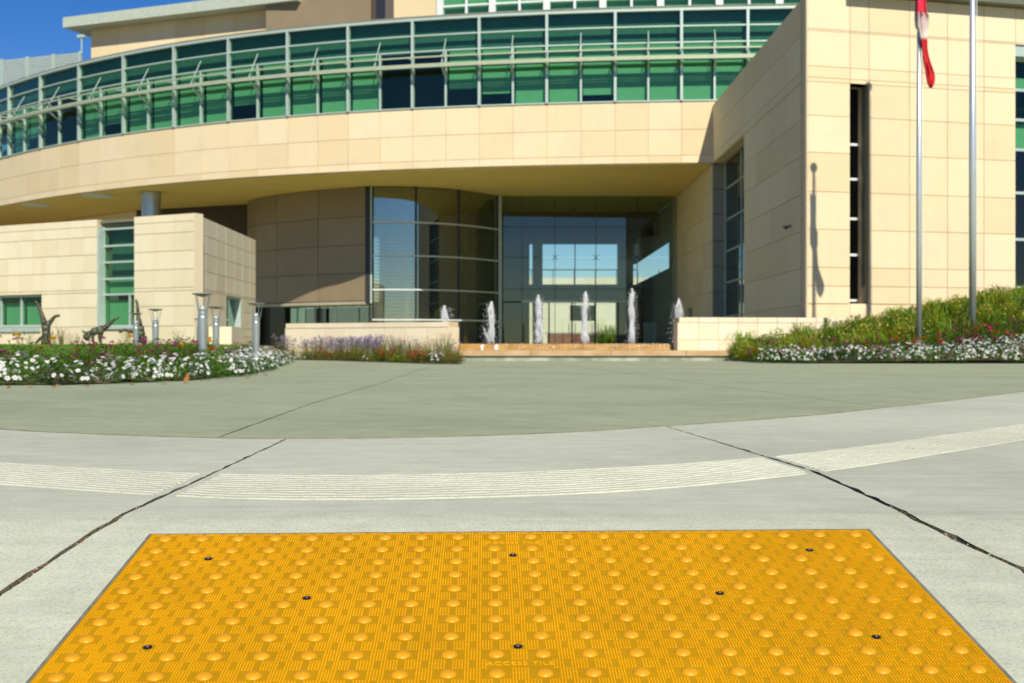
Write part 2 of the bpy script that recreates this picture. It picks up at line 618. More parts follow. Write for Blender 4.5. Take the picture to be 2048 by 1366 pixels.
# ------------------------------------------------------------------ yellow tactile plate
def yellow(name, c, rough, spk):
    t = NT(name)
    tc = t.n('ShaderNodeTexCoord')
    a = t.noise(3.5, 8, 0.72, tc.outputs['Object'])
    b = t.noise(300, 3, 0.7, tc.outputs['Object'])
    col = t.ramp(a.outputs[0], [(0.3, tuple(x * 0.84 for x in c)), (0.7, tuple(min(1, x * 1.07) for x in c))]).outputs[0]
    col = t.mix(spk, col, t.ramp(b.outputs[0], [(0.35, (0.8, 0.76, 0.6)), (0.6, (1.05, 1.05, 1.0))]).outputs[0], 'MULTIPLY')
    t.l(col, t.b.inputs['Base Color'])
    t.set(rough, 0, 0.4 if rough < 0.6 else 0.12)
    t.bump(b.outputs[0], 0.2, 0.0006)
    return t.m
YEL = yellow('yellow_polymer', (0.45, 0.232, 0.0), 0.75, 0.3)
YEL_R = yellow('yellow_polymer_lit', (0.82, 0.392, 0.003), 0.7, 0.2)  # ribs and lettering: sunlight on the raised bars put into a brighter yellow
YEL_D = yellow('yellow_polymer_dome', (0.66, 0.305, 0.001), 0.46, 0.35)
cL, cR = G(303, 1073), G(1735, 1063)
PL = Vector((cL.x, cL.y, gz(cL.y)))
PR = Vector((cR.x, cR.y, gz(cR.y)))
ex = (PR - PL).normalized()
slope = math.atan(S_R)
ny = Vector((0, -math.cos(slope), -math.sin(slope)))
ez = ny.cross(ex).normalized()
if ez.z < 0:
    ez = -ez
ey = ez.cross(ex).normalized()         # up the ramp
TW = (PR - PL).length
PX, NX = TW / 20.0, 20
PY, NY = 0.0783, 13
TL = PY * NY
plate = empty('tactile_plate', PL.lerp(PR, 0.5) + ez * 0.002, 'big yellow plate of raised domes screwed to the concrete in the foreground', 'tactile plate')
plate.rotation_euler = Matrix((ex, ey, ez)).transposed().to_euler()
TH = 0.004
m = MB()
hw = TW / 2
b = 0.004
m.mesh([(-hw, -TL, -0.004), (hw, -TL, -0.004), (hw, 0, -0.004), (-hw, 0, -0.004),
        (-hw, -TL, TH - b * .4), (hw, -TL, TH - b * .4), (hw, 0, TH - b * .4), (-hw, 0, TH - b * .4),
        (-hw + b, -TL + b, TH), (hw - b, -TL + b, TH), (hw - b, -b, TH), (-hw + b, -b, TH)],
       [(0, 1, 5, 4), (1, 2, 6, 5), (2, 3, 7, 6), (3, 0, 4, 7), (4, 5, 9, 8), (5, 6, 10, 9), (6, 7, 11, 10), (7, 4, 8, 11), (8, 9, 10, 11)])
panel = m.build('base_panel', YEL, plate, local=True)
SEAL = plain('grey_sealant', (0.15, 0.155, 0.125), 0.9, var=0.3, scale=30)
m = MB()
e = 0.0065
m.box(-hw - e, -hw, -TL, e, -0.006, 0.0025).box(hw, hw + e, -TL, e, -0.006, 0.0025).box(-hw, hw, 0, e, -0.006, 0.0025)
m.build('edge_sealant', SEAL, plate, local=True)
# domes
m = MB()
dr, dh = 0.182 * PX, 0.0062
prof = [(dr * 1.06, -0.001), (dr, 0.0006), (dr * 0.93, dh * 0.30), (dr * 0.80, dh * 0.60), (dr * 0.60, dh * 0.84), (dr * 0.36, dh * 0.96), (dr * 0.12, dh)]
dome_me = m.lathe(prof, n=16).data('dome', YEL_D, smooth=True)
rows_y = [-(0.0376 + PY * j) for j in range(NY)]
rows_y = [y for y in rows_y if y > -TL + 0.02]
cols_x = [-hw + PX * (i + 0.5) for i in range(NX)]
for y in rows_y:
    for x in cols_x:
        o = bpy.data.objects.new('dome', dome_me)
        link(o, plate)
        o.location = (x, y, TH)
        o.rotation_euler.z = random.uniform(0, 6.28)
# screws and the two stamped name fields
def up(y):                             # distance down the plate of a photo row
    k = (y - HZ) / F
    y0 = PL.lerp(PR, 0.5)
    return -((k * y0.y - (EYE - y0.z)) / (math.sin(slope) + k * math.cos(slope)))
def plate_xy(x, y):
    t = up(y)
    p = PL.lerp(PR, 0.5) + ey * t
    return ((x - 1024) / F * p.y - p.x, t)
SCREW = plain('black_oxide', (0.035, 0.02, 0.015), 0.35, 0.5)
m = MB().lathe([(0.0085, -0.001), (0.0085, 0.0010), (0.0070, 0.0016), (0.003, 0.0016)], n=14)
screw_me = m.data('screw', SCREW)
hole_me = MB().lathe([(0.0026, 0.0012), (0.0026, 0.0022), (0.0015, 0.0026)], n=10).data('screw_pin', STEEL)
screws = [plate_xy(*p) for p in [(420, 1119), (1026, 1116), (1622, 1110), (615, 1199), (1441, 1196), (300, 1295), (1036, 1300), (1757, 1287)]]
for x, y in screws:
    o = link(bpy.data.objects.new('screw', screw_me), plate)
    o.location = (x, y, TH + 0.0006)
    s = link(bpy.data.objects.new('screw_pin', hole_me), o)
    s.location = (0, 0, 0)
fields = []
for fx, fy in ((1024, 1091), (1038, 1337)):
    x, y = plate_xy(fx, fy)
    r = min(range(len(rows_y) - 1), key=lambda j: abs((rows_y[j] + rows_y[j + 1]) / 2 - y))
    c = min(range(NX - 1), key=lambda i: abs((cols_x[i] + cols_x[i + 1]) / 2 - x))
    fields.append(((cols_x[c] + cols_x[c + 1]) / 2, (rows_y[r] + rows_y[r + 1]) / 2))
m = MB()
bw = 0.0155 * PX
rib_h = 0.0013
def rib(x, y0, y1):
    if x < -hw + 0.006 or x > hw - 0.006:
        return
    y0, y1 = max(y0, -TL + 0.006), min(y1, -0.006)
    if y1 - y0 < 0.004:
        return
    for sx, sy in screws:
        if abs(x - sx) < 0.012 and y0 < sy + 0.012 and y1 > sy - 0.012:
            if sy - 0.012 - y0 > 0.004: rib(x, y0, sy - 0.0125)
            if y1 - sy - 0.012 > 0.004: rib(x, sy + 0.0125, y1)
            return
    for fx, fy in fields:
        if abs(x - fx) < PX * 0.68 and y0 < fy + PY * 0.21 and y1 > fy - PY * 0.21:
            if fy - PY * 0.21 - y0 > 0.003: rib(x, y0, fy - PY * 0.211)
            if y1 - fy - PY * 0.21 > 0.003: rib(x, fy + PY * 0.211, y1)
            return
    c = 0.0004
    m.mesh([(x - bw, y0, TH - 0.0003), (x + bw, y0, TH - 0.0003), (x + bw, y1, TH - 0.0003), (x - bw, y1, TH - 0.0003),
            (x - bw + c, y0 + c, TH + rib_h), (x + bw - c, y0 + c, TH + rib_h), (x + bw - c, y1 - c, TH + rib_h), (x - bw + c, y1 - c, TH + rib_h)],
           [(4, 5, 6, 7), (0, 1, 5, 4), (1, 2, 6, 5), (2, 3, 7, 6), (3, 0, 4, 7)])
for y in rows_y + [rows_y[0] + PY]:
    for i in range(-1, NX):
        x0 = -hw + PX * (i + 0.5)
        for k in range(16):
            f = (k + 0.5) / 16
            d = min(f, 1 - f)
            if d < 0.055:
                sg = []
            elif d < 0.25:
                sg = [(0.27, 0.73)]
            elif d < 0.30:
                sg = [(0.27, 0.478), (0.522, 0.73)]
            elif d < 0.445:
                sg = [(0.022, 0.478), (0.522, 0.978)]
            else:
                sg = [(0.022, 0.27), (0.73, 0.978)]
            for a, c2 in sg:
                rib(x0 + f * PX, y - PY + a * PY, y - PY + c2 * PY)
tag(m.build('tread_ribs', YEL_R, plate, local=True), kind='stuff')
for fx, fy in fields:
    cu = bpy.data.curves.new('stamped_name', 'FONT')
    cu.body = 'ACCESS TILE'
    cu.size = PY * 0.25
    cu.extrude = 0.0006
    cu.align_x, cu.align_y = 'CENTER', 'CENTER'
    cu.space_character = 1.1
    to = bpy.data.objects.new('tmp', cu)
    COL.objects.link(to)
    bpy.context.view_layer.update()
    me = bpy.data.meshes.new_from_object(to.evaluated_get(bpy.context.evaluated_depsgraph_get()))
    bpy.data.objects.remove(to)
    me.materials.clear()
    me.materials.append(YEL_R)
    o = link(bpy.data.objects.new('stamped_name', me), plate)
    o.location = (fx, fy, TH + 0.0004)

# ------------------------------------------------------------------ wall builder
def rects_minus(u0, u1, v0, v1, holes):
    us = sorted({u0, u1, *[h for a, b2, _, _ in holes for h in (a, b2) if u0 < h < u1]})
    vs = sorted({v0, v1, *[h for _, _, a, b2 in holes for h in (a, b2) if v0 < h < v1]})
    out = []
    for a, b2 in zip(us[:-1], us[1:]):
        for c, d in zip(vs[:-1], vs[1:]):
            mu, mv = (a + b2) / 2, (c + d) / 2
            if not any(h[0] < mu < h[1] and h[2] < mv < h[3] for h in holes):
                out.append((a, b2, c, d))
    return out

def panel_wall(parent, name, p, q, us, vs, holes=(), mat=None, core=None, gap=0.008, thick=0.035, back=0.4, pname='stone_panel', label=None):
    """stone-faced wall over the plan line p-q (front on the right-hand side walking p to q)"""
    mat, core = mat or STONE, core or JOINT
    p, q = Vector(p[:2]), Vector(q[:2])
    d = (q - p).normalized()
    pt = lambda u: p + d * u
    m = MB()
    for a, b2, c, e2 in rects_minus(us[0], us[-1], vs[0], vs[-1], holes):
        m.slab(pt(a), pt(b2), thick - 0.008, back, c, e2)
    w_ = m.build(name, core, parent)
    for a, b2 in zip(us[:-1], us[1:]):
        for c, e2 in zip(vs[:-1], vs[1:]):
            for r in rects_minus(a, b2, c, e2, holes):
                if r[1] - r[0] < 0.05 or r[3] - r[2] < 0.05:
                    continue
                MB().slab(pt(r[0] + gap), pt(r[1] - gap), 0, thick, r[2] + gap, r[3] - gap).build(pname, mat, w_)
    return w_

def box_part(parent, name, mat, *a):
    return MB().box(*a).build(name, mat, parent)

# ------------------------------------------------------------------ main curved building
cx = [9.5, 7.7, 1.5, -2.9, -9.9, -18.0, -28.0]
cy = [49.95, 50.0, 50.7, 51.4, 53.6, 57.4, 65.6]
cf = np.polyfit(cx, cy, 3)
cxs = np.linspace(-40, 20, 1201)
cys = np.polyval(cf, cxs)
dys = np.gradient(cys, cxs)
cs = np.concatenate([[0], np.cumsum(np.hypot(np.diff(cxs), np.diff(cys)))])
def CP(s, off=0.0):
    x, y, dy = np.interp(s, cs, cxs), np.interp(s, cs, cys), np.interp(s, cs, dys)
    n = Vector((-dy, 1)).normalized()
    return Vector((float(x), float(y))) + n * off
def s_of(px):
    v = (px - 1024.0) / F
    return float(np.interp(0, (cxs - v * cys), cs))
Z_S, Z_B1, Z_B2, Z_T = 8.02, 8.34, 9.42, 10.62
Z_W = [10.62, 12.42, 13.05, 13.73, 14.42]
mull = [s_of(x) for x in (19, 82, 159, 248, 349, 458, 576, 697, 825.6, 959, 1094, 1230.6, 1363, 1495.5)]
while mull[0] > 4: mull.insert(0, mull[0] - 2.6)
while mull[-1] < cs[-1] - 4: mull.append(mull[-1] + 2.8)
halves = []
for a, b2 in zip(mull[:-1], mull[1:]):
    halves += [a, (a + b2) / 2]
halves.append(mull[-1])

main = empty('office_building', (0, 60, 0), 'big curved cream building with a green ribbon window over a deep entrance', 'building')

def curved(name, mat, zs, off0, off1, parent, ss=None, smooth=False):
    """solid curved strip following the facade"""
    ss = ss or halves
    m = MB()
    z0, z1 = zs
    for a, b2 in zip(ss[:-1], ss[1:]):
        A, B, C, D = CP(a, off0), CP(b2, off0), CP(b2, off1), CP(a, off1)
        m.hexa([(A.x, A.y, z0), (B.x, B.y, z0), (C.x, C.y, z0), (D.x, D.y, z0), (A.x, A.y, z1), (B.x, B.y, z1), (C.x, C.y, z1), (D.x, D.y, z1)])
    return m.build(name, mat, parent, smooth)

def curved_piece(m, a, b2, off0, off1, z0, z1):
    A, B, C, D = CP(a, off0), CP(b2, off0), CP(b2, off1), CP(a, off1)
    return m.hexa([(A.x, A.y, z0), (B.x, B.y, z0), (C.x, C.y, z0), (D.x, D.y, z0), (A.x, A.y, z1), (B.x, B.y, z1), (C.x, C.y, z1), (D.x, D.y, z1)])

band = curved('facade_band', JOINT, (Z_S - 0.02, Z_T - 0.03), 0.03, 0.5, main)
for a, b2 in zip(halves[:-1], halves[1:]):
    for z0, z1 in ((Z_S, Z_B1), (Z_B1, Z_B2), (Z_B2, Z_T)):
        g = 0.0085
        curved_piece(MB(), a + g, b2 - g, 0.0, 0.04, z0 + g, z1 - g).build('stone_panel', STONE, band)

# soffit and roof: one solid slab each, from the facade curve back
def curved_plate(name, mat, z0, z1, yback, parent, s0=0.0, s1=None, off=0.05):
    s1 = s1 or float(cs[-1])
    m = MB()
    N = 44
    P = [CP(s0 + (s1 - s0) * i / N, off) for i in range(N + 1)]
    for A, B in zip(P[:-1], P[1:]):
        m.hexa([(A.x, A.y, z0), (B.x, B.y, z0), (B.x, yback, z0), (A.x, yback, z0), (A.x, A.y, z1), (B.x, B.y, z1), (B.x, yback, z1), (A.x, yback, z1)])
    return m.build(name, mat, parent)
soffit = curved_plate('soffit', SOFFIT, Z_S - 0.05, Z_S + 0.25, 84, main, 0.0, s_of(1424), 0.06)
curved_plate('floor_slab', ROOM, Z_T - 0.32, Z_T - 0.10, 84, main, off=0.52)
curved_plate('roof_deck', ROOM, Z_W[-1] + 0.02, Z_W[-1] + 0.2, 84, main, off=0.1)

# ribbon window
frame = MB()
for s in mull:
    A, B = CP(s - 0.055), CP(s + 0.055)
    frame.slab(A, B, -0.10, 0.14, Z_W[0], Z_W[-1] + 0.02)
for s in halves:
    if s in mull: continue
    A, B = CP(s - 0.04), CP(s + 0.04)
    frame.slab(A, B, -0.05, 0.12, Z_W[0], Z_W[2])
for z, h, o in ((Z_W[0], 0.05, -0.05), (Z_W[1], 0.05, -0.03), (Z_W[2], 0.055, -0.06), (Z_W[3], 0.055, -0.06), (Z_W[4], 0.10, -0.10)):
    for a, b2 in zip(halves[:-1], halves[1:]):
        curved_piece(frame, a, b2, o, 0.10, z - h * 0.5, z + h * 0.5 + 0.001)
ribbon = frame.build('ribbon_window', ALU, main)
rb = random.Random(5)
dark_px = [(0, 1), ]
for i, (a, b2) in enumerate(zip(halves[:-1], halves[1:])):
    mid = (a + b2) / 2
    P = CP(mid)
    px = 1024 + P.x / P.y * F
    for z0, z1 in ((Z_W[0] + 0.03, Z_W[1] - 0.03), (Z_W[1] + 0.03, Z_W[2] - 0.03)):
        curved_piece(MB(), a + 0.04, b2 - 0.04, 0.05, 0.062, z0, z1).build('pane', GLASS_G, ribbon)
    # blinds, some missing
    openr = 765 < px < 890 or px < 15 or 85 < px < 160
    if not openr and rb.random() < 0.98:
        zb = Z_W[0] + (0.02 if rb.random() < 0.88 else rb.uniform(0.15, 0.9))
        curved_piece(MB(), a + 0.07, b2 - 0.07, 0.30, 0.31, zb, Z_W[1] - 0.05).build('blind', BLIND, ribbon)
    if not openr:
        curved_piece(MB(), a + 0.07, b2 - 0.07, 0.32, 0.33, Z_W[1] + 0.02, Z_W[2]).build('blind', BLIND, ribbon)
for a, b2 in zip(mull[:-1], mull[1:]):
    for z0, z1 in ((Z_W[2] + 0.03, Z_W[3] - 0.03), (Z_W[3] + 0.03, Z_W[4] - 0.06)):
        curved_piece(MB(), a + 0.05, b2 - 0.05, 0.05, 0.062, z0, z1).build('pane', GLASS_G, ribbon)
curved('spandrel_backing', SPAN, (Z_W[2], Z_W[4]), 0.35, 0.45, main)
curved('room_back_wall', ROOM, (Z_T - 0.1, Z_W[2]), 4.0, 4.2, main)

# sunshade
m = MB()
for a, b2 in zip(halves[:-1], halves[1:]):
    curved_piece(m, a, b2, -0.72, -0.60, 12.20, 12.36)
    for k, o in enumerate((-0.52, -0.40, -0.28)):
        curved_piece(m, a, b2, o, o + 0.07, 12.30, 12.33)
    curved_piece(m, a, b2, -0.70, -0.64, 12.62, 12.68)
SHADE = plain('sunshade_metal', (0.40, 0.45, 0.30), 0.45, 0.2, 0.06)
shade = m.build('sunshade', SHADE, main)
for s in halves:
    m = MB()
    full = s in mull
    A0, A1 = CP(s, -0.70), CP(s, 0.0)
    m.tube((A0.x, A0.y, 12.30), (A1.x, A1.y, 12.30), 0.035, n=6)
    if not full:
        m.tube((A0.x, A0.y, 12.34), (A1.x, A1.y, 13.55), 0.026, 0.022, n=6)
        m.tube((A0.x, A0.y, 12.28), (A1.x, A1.y, 11.85), 0.045, 0.04, n=6)
        B = CP(s, -0.30)
        m.tube((B.x, B.y, 12.36), (A0.x, A0.y, 12.70), 0.028, n=6)
    else:
        m.tube((A0.x, A0.y, 12.66), (A1.x, A1.y, 12.66), 0.03, n=6)
    m.build('bracket', ALU, shade)

# upper storey set back behind the roof edge
up_s = [s_of(745), s_of(812)]
sA = s_of(812)
step = 2.78
m = MB()
uw = [sA + step * i for i in range(14) if sA + step * i < cs[-1] - 2]
OFFU = 5.0
upper = MB()
curved_piece(upper, s_of(700), sA - 0.05, OFFU, OFFU + 0.4, 14.62, 20)
for a, b2 in zip(uw[:-1], uw[1:]):
    curved_piece(upper, a, b2, OFFU + 0.02, OFFU + 0.4, 14.62, 15.55)
    curved_piece(upper, a, b2, OFFU + 0.02, OFFU + 0.4, 17.3, 20)
upper = upper.build('upper_storey_wall', STONE, main)
fr = MB()
for s in uw:
    curved_piece(fr, s - 0.17, s + 0.17, OFFU - 0.12, OFFU + 0.2, 15.5, 17.4)
    if s != uw[-1]:
        curved_piece(fr, s + step / 2 - 0.06, s + step / 2 + 0.06, OFFU - 0.02, OFFU + 0.2, 15.5, 17.4)
for z in (15.5, 16.35, 17.3):
    for a, b2 in zip(uw[:-1], uw[1:]):
        curved_piece(fr, a + 0.171, b2 - 0.171, OFFU - 0.03, OFFU + 0.15, z, z + 0.09)
upper_win = fr.build('upper_window_row', ALU_W, main)
for s in uw[:-1]:
    for k in (0, 1):
        a, b2 = s + 0.17 + k * step / 2 - 0.1 * k, s + step / 2 - 0.06 + k * (step / 2 - 0.11)
        for z0, z1 in ((15.6, 16.34), (16.45, 17.29)):
            curved_piece(MB(), a, b2, OFFU + 0.08, OFFU + 0.092, z0, z1).build('pane', GLASS_G, upper_win)
        zb = random.choice((15.6, 15.7, 15.6, 16.0))
        curved_piece(MB(), a, b2, OFFU + 0.25, OFFU + 0.26, zb, 17.3).build('blind', BLIND, upper_win)

# roof penthouse with an oversailing roof
pA, pB = Vector((XA(182, 66), 66)), Vector((XA(532, 62), 62))
Lp = (pB - pA).length
pent = panel_wall(main, 'penthouse_wall', pA, pB, [Lp * i / 6 for i in range(7)], [14.6, 16.2, 17.75], mat=STONE, back=6)
d = (pB - pA).normalized()
MB().slab(pA - d * 1.1, pB + d * 2.4, -0.95, 8, 17.75, 18.3).build('penthouse_roof', plain('roof_fascia', (0.42, 0.47, 0.38), 0.5), main)
p1, p2 = Vector((XA(532, 61.2), 61.2)), Vector((XA(742, 59.6), 59.6))
bw_ = MB().slab(p1, p2, 0, 5, 14.6, 19).build('plant_room_wall', BROWN, main)
MB().slab(p2 + Vector((0.05, 0)), p2 + Vector((0.28, -0.03)), -0.1, 5, 14.6, 19).build('plant_room_corner', plain('bronze_dark', (0.06, 0.04, 0.022), 0.5), main)
# grey louvre screen on the roof
l1, l2 = Vector((XA(3, 74), 74)), Vector((XA(160, 72), 72))
scr = MB()
Ls = (l2 - l1).length
dd = (l2 - l1).normalized()
for i in range(4):
    c = l1 + dd * (Ls * i / 3)
    scr.slab(c - dd * 0.08, c + dd * 0.08, -0.05, 0.12, 14.6, 18.05)
scr = scr.build('roof_screen', ALU, main)
LOUV = plain('louvre_grey', (0.33, 0.39, 0.35), 0.6)
for i in range(22):
    z = 14.7 + i * 0.15
    MB().slab(l1, l2, 0.01, 0.06, z, z + 0.125).build('slat', LOUV, scr)
MB().tube((l2.x + 0.1, l2.y, 17.9), (l2.x + 0.1, l2.y, 18.9), 0.05, n=6).tube((l2.x - 0.15, l2.y, 18.9), (l2.x + 0.35, l2.y, 18.95), 0.12, n=6).build('roof_vent', ALU, scr)

# downlights in the soffit
for px, Y in ((72, 64.5), (195, 60.5)):
    x = XA(px, Y)
    MB().lathe([(0.75, -0.0), (0.75, -0.05), (0.66, -0.07)], (x, Y, Z_S - 0.05), 20).build('downlight', ALU_W, soffit)

# column carrying the curve
colm = MB().lathe([(0.46, 0), (0.46, Z_S - 0.55), (0.5, Z_S - 0.54), (0.5, Z_S - 0.06)], (XA(302, 59.2), 59.2, 0), 24).build('column', STEEL, main, smooth=False)

# stone wall at the back of the recess, left
bk = [CP(1.0, 5.5), CP(9, 5.5), CP(17, 5.5), CP(24, 6.0), Vector((-13.2, 63.9))]
for a, b2 in zip(bk[:-1], bk[1:]):
    L = (b2 - a).length
    lst = b2 is bk[-1]
    panel_wall(main, 'recess_wall', a, b2, [L * i / 4 for i in range(5)], [0, 2.6, 4.2, 5.8, 7.95], mat=bpy.data.materials['bronze_dark'] if lst else STONE, core=ALU_D if lst else None, back=0.3, pname='metal_panel' if lst else 'stone_panel')  # last stretch: recess shade put into dark panels, no real metal

# bronze metal drum wall
dp = smooth_pts([(-13.9, 63.0), (-12.9, 61.4), (-11.4, 59.9), (-9.6, 58.55), (-8.2, 57.8), (-6.95, 57.05)], 4)
def poly_at(P, t):
    L = [0]
    for a, b2 in zip(P[:-1], P[1:]): L.append(L[-1] + (b2 - a).length)
    t *= L[-1]
    for i in range(len(L) - 1):
        if t <= L[i + 1] + 1e-9:
            return P[i].lerp(P[i + 1], (t - L[i]) / (L[i + 1] - L[i]))
    return P[-1]
def t_at_px(P, px):
    return min((abs(1024 + poly_at(P, k / 400).x / poly_at(P, k / 400).y * F - px), k / 400) for k in range(401))[1]
tj = [0, t_at_px(dp, 553), t_at_px(dp, 636), 1.0]
zj = [2.52, 3.85, 5.2, 6.55, 7.96]
m = MB()
for k in range(24):
    m.slab(poly_at(dp, k / 24), poly_at(dp, (k + 1) / 24), 0.05, 0.6, 2.50, 7.97)
drum = m.build('bronze_wall', ALU_D, main)
for t0, t1 in zip(tj[:-1], tj[1:]):
    for z0, z1 in zip(zj[:-1], zj[1:]):
        m = MB()
        n = 8
        e0 = 0.0016
        for k in range(n):
            a, b2 = t0 + e0 + (t1 - t0 - 2 * e0) * k / n, t0 + e0 + (t1 - t0 - 2 * e0) * (k + 1) / n
            m.slab(poly_at(dp, a), poly_at(dp, b2), 0.0, 0.04, z0 + 0.012, z1 - 0.012)
        m.build('metal_panel', BROWN, drum)
q = poly_at(dp, 1.0)
MB().box(q.x - 0.02, q.x + 0.22, q.y - 0.06, q.y + 1.5, 2.45, 7.96).build('edge_trim', ALU_D, drum)
MB().box(q.x + 0.225, q.x + 0.30, q.y - 0.10, q.y + 0.1, 2.40, 7.95).build('edge_trim', ALU, drum)
m = MB()
for k in range(12):
    m.slab(poly_at(dp, k / 12), poly_at(dp, (k + 1) / 12), -0.05, 2.2, 2.36, 2.49)
m.build('lower_soffit', plain('drum_soffit', (0.40, 0.36, 0.26), 0.6), main)
m = MB()
for k in range(12):
    m.slab(poly_at(dp, k / 12), poly_at(dp, (k + 1) / 12), 1.4, 1.8, 0.0, 0.9)
m.build('base_wall', STONE, main)
low_win = None
for k in range(0, 13, 4):
    a = poly_at(dp, min(1, k / 12))
    o = MB().box(a.x - 0.03, a.x + 0.03, a.y + 1.45, a.y + 1.6, 0.9, 2.36).build('mullion' if low_win else 'low_window', ALU_D, low_win or main)
    low_win = low_win or o
m = MB()
for k in range(12):
    m.slab(poly_at(dp, k / 12), poly_at(dp, (k + 1) / 12), 3.2, 3.4, 0.0, 2.36)
m.build('room_wall', ROOM, main)
MB().slab((-15.2, 62.9), (-11.6, 61.2), 0, 0.15, 0, 2.6).build('recess_dark_pane', GLASS_K, main)  # added dark pane, its colour stands in for the shade of the recess
MB().slab((-15.4, 63.6), (-11.5, 61.9), 0, 0.15, 0, 3.2).build('room_wall', DARK, main)  # added dark backing that deepens the same painted shade
for k in range(0, 12, 2):
    MB().slab(poly_at(dp, k / 12), poly_at(dp, (k + 2) / 12), 1.52, 1.535, 0.91, 2.35).build('pane', GLASS_R, low_win)

# curved glass wall with timber louvres behind
gp = smooth_pts([(-6.62, 57.0), (-5.6, 56.99), (-4.6, 57.12), (-3.6, 57.5), (-2.6, 58.25), (-1.6, 59.35), (-0.72, 60.6)], 4)
tv = [0, t_at_px(gp, 832), t_at_px(gp, 918), 1.0]
zv = [0.0, 1.62, 3.05, 4.66, 6.25, 7.94]
m = MB()
for t in tv:
    a = poly_at(gp, t)
    m.box(a.x - 0.045, a.x + 0.045, a.y - 0.02, a.y + 0.22, 0, 7.95)
gw = m.build('curved_glass_wall', ALU_D, main)
m = MB()
for z in zv[1:-1]:
    for k in range(24):
        m.slab(poly_at(gp, k / 24), poly_at(gp, (k + 1) / 24), -0.06, 0.03, z - 0.03, z + 0.03)
m.build('transom', ALU_W, gw)
for t0, t1 in zip(tv[:-1], tv[1:]):
    for z0, z1 in zip(zv[:-1], zv[1:]):
        m = MB()
        vs, fs = [], []
        n = 8
        for k in range(n + 1):
            a = poly_at(gp, t0 + (t1 - t0) * (0.004 + 0.992 * k / n))
            for dy in (0.0, 0.014):
                vs += [(a.x, a.y + 0.05 + dy, z0 + 0.031), (a.x, a.y + 0.05 + dy, z1 - 0.031)]
        for k in range(n):
            i = k * 4
            fs += [(i, i + 4, i + 5, i + 1), (i + 2, i + 3, i + 7, i + 6)]
        m.mesh(vs, fs).build('glass_pane', GLASS_R, gw, smooth=True)
for px in (760, 812, 872, 930, 975):
    a = poly_at(gp, t_at_px(gp, px))
    MB().box(a.x - 0.09, a.x + 0.09, a.y + 0.55, a.y + 0.75, 0, 7.9).build('timber_post', WOOD, gw)
m = MB()
for i in range(44):
    z = 0.25 + i * 0.17
    for k in range(12):
        m.slab(poly_at(gp, k / 12), poly_at(gp, (k + 1) / 12), 0.80, 0.93, z, z + 0.05)
tag(m.build('timber_louvres', WOOD, gw), kind='stuff')
m = MB()
for k in range(12):
    m.slab(poly_at(gp, k / 12), poly_at(gp, (k + 1) / 12), 2.6, 2.8, 0, 7.9)
m.build('room_wall', plain('room_brown', (0.10, 0.065, 0.03), 0.8), main)

# lobby: tall clear glass front, seen right through to the court behind
LY = 60.7
lx = [XA(p, LY) for p in (1006, 1044, 1110, 1192, 1275, 1346)]
lz = [0.0, 2.62, 3.25, 4.85, 6.4, 7.95]
MB().box(lx[0] - 0.30, lx[0] - 0.06, LY - 0.12, LY + 0.2, 0, 7.95).build('corner_post', plain('corner_post_grey', (0.42, 0.48, 0.44), 0.4), main)
m = MB()
for z in (2.62,):
    m.box(lx[1], lx[4], LY - 0.03, LY + 0.06, z - 0.05, z + 0.05)
lob = m.build('lobby_glass_wall', ALU, main)
for a, b2 in zip(lx[:-1], lx[1:]):
    for z0, z1 in zip(lz[:-1], lz[1:]):
        if z0 == 0:
            z1 -= 0.05
        MB().box(a + 0.012, b2 - 0.012, LY, LY + 0.015, z0 + 0.012, z1 - 0.012).build('glass_pane', GLASS_C, lob)
for x in lx[1:-1]:
    MB().box(x - 0.011, x + 0.011, LY + 0.02, LY + 0.25, 0, 7.9).build('glass_fin', plain('fin_dark', (0.02, 0.03, 0.028), 0.3), lob)
for x in lx[1:-1]:
    for z in lz[2:-1]:
        m = MB().tube((x, LY - 0.03, z), (x, LY + 0.2, z), 0.03, n=6)
        for sx in (-1, 1):
            for sz in (-1, 1):
                m.tube((x, LY + 0.05, z), (x + sx * 0.14, LY + 0.03, z + sz * 0.14), 0.018, n=5)
        m.build('spider_fitting', ALU_D, lob)
LOBW = plain('lobby_wall', (0.42, 0.45, 0.36), 0.8, var=0.05, scale=1)
lobby = MB().box(-3.4, 8.3, LY + 0.3, 82, -0.01, 0.02).build('lobby_floor', plain('terrazzo', (0.34, 0.33, 0.26), 0.35), main)
MB().box(-3.6, -0.6, 66, 66.3, 0, 7.9).build('lobby_side_wall', LOBW, main)
rw = MB()
rw.box(8.32, 8.55, 62, 83, 0, 4.5).box(8.32, 8.55, 62, 83, 6.0, 7.95).box(8.32, 8.55, 62, 63.6, 4.5, 6.0)
rw.build('lobby_right_wall', LOBW, main)
bx0, bx1 = XA(1077, 80), XA(1232, 80)
m = MB()
m.box(-4, 8.6, 80, 80.3, 7.15, 7.95)
m.box(-4, bx0 - 0.6, 80, 80.3, 0, 7.15)
m.box(bx0 - 0.6, bx1, 79.2, 80.3, 3.25, 4.42)
m.box(bx1, 8.3, 79.6, 80.3, 0, 4.42)
m.build('lobby_back_wall', LOBW, main)
MB().box(bx0 - 0.5, bx0 + 0.12, 74, 74.7, 0, 7.95).build('lobby_column', LOBW, main)
MB().box(bx1 - 0.1, bx1 + 0.85, 77, 78, 0, 7.95).build('lobby_column', LOBW, main)
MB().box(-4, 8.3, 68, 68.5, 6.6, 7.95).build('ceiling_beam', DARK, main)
m = MB()
m.box(bx0 - 0.6, 8.2, 79.1, 79.14, 5.35, 5.41)
for i in range(7):
    x = bx0 - 0.5 + i * 1.4
    m.box(x, x + 0.04, 79.1, 79.14, 4.42, 5.35)
m.build('gallery_railing', ALU_D, main)
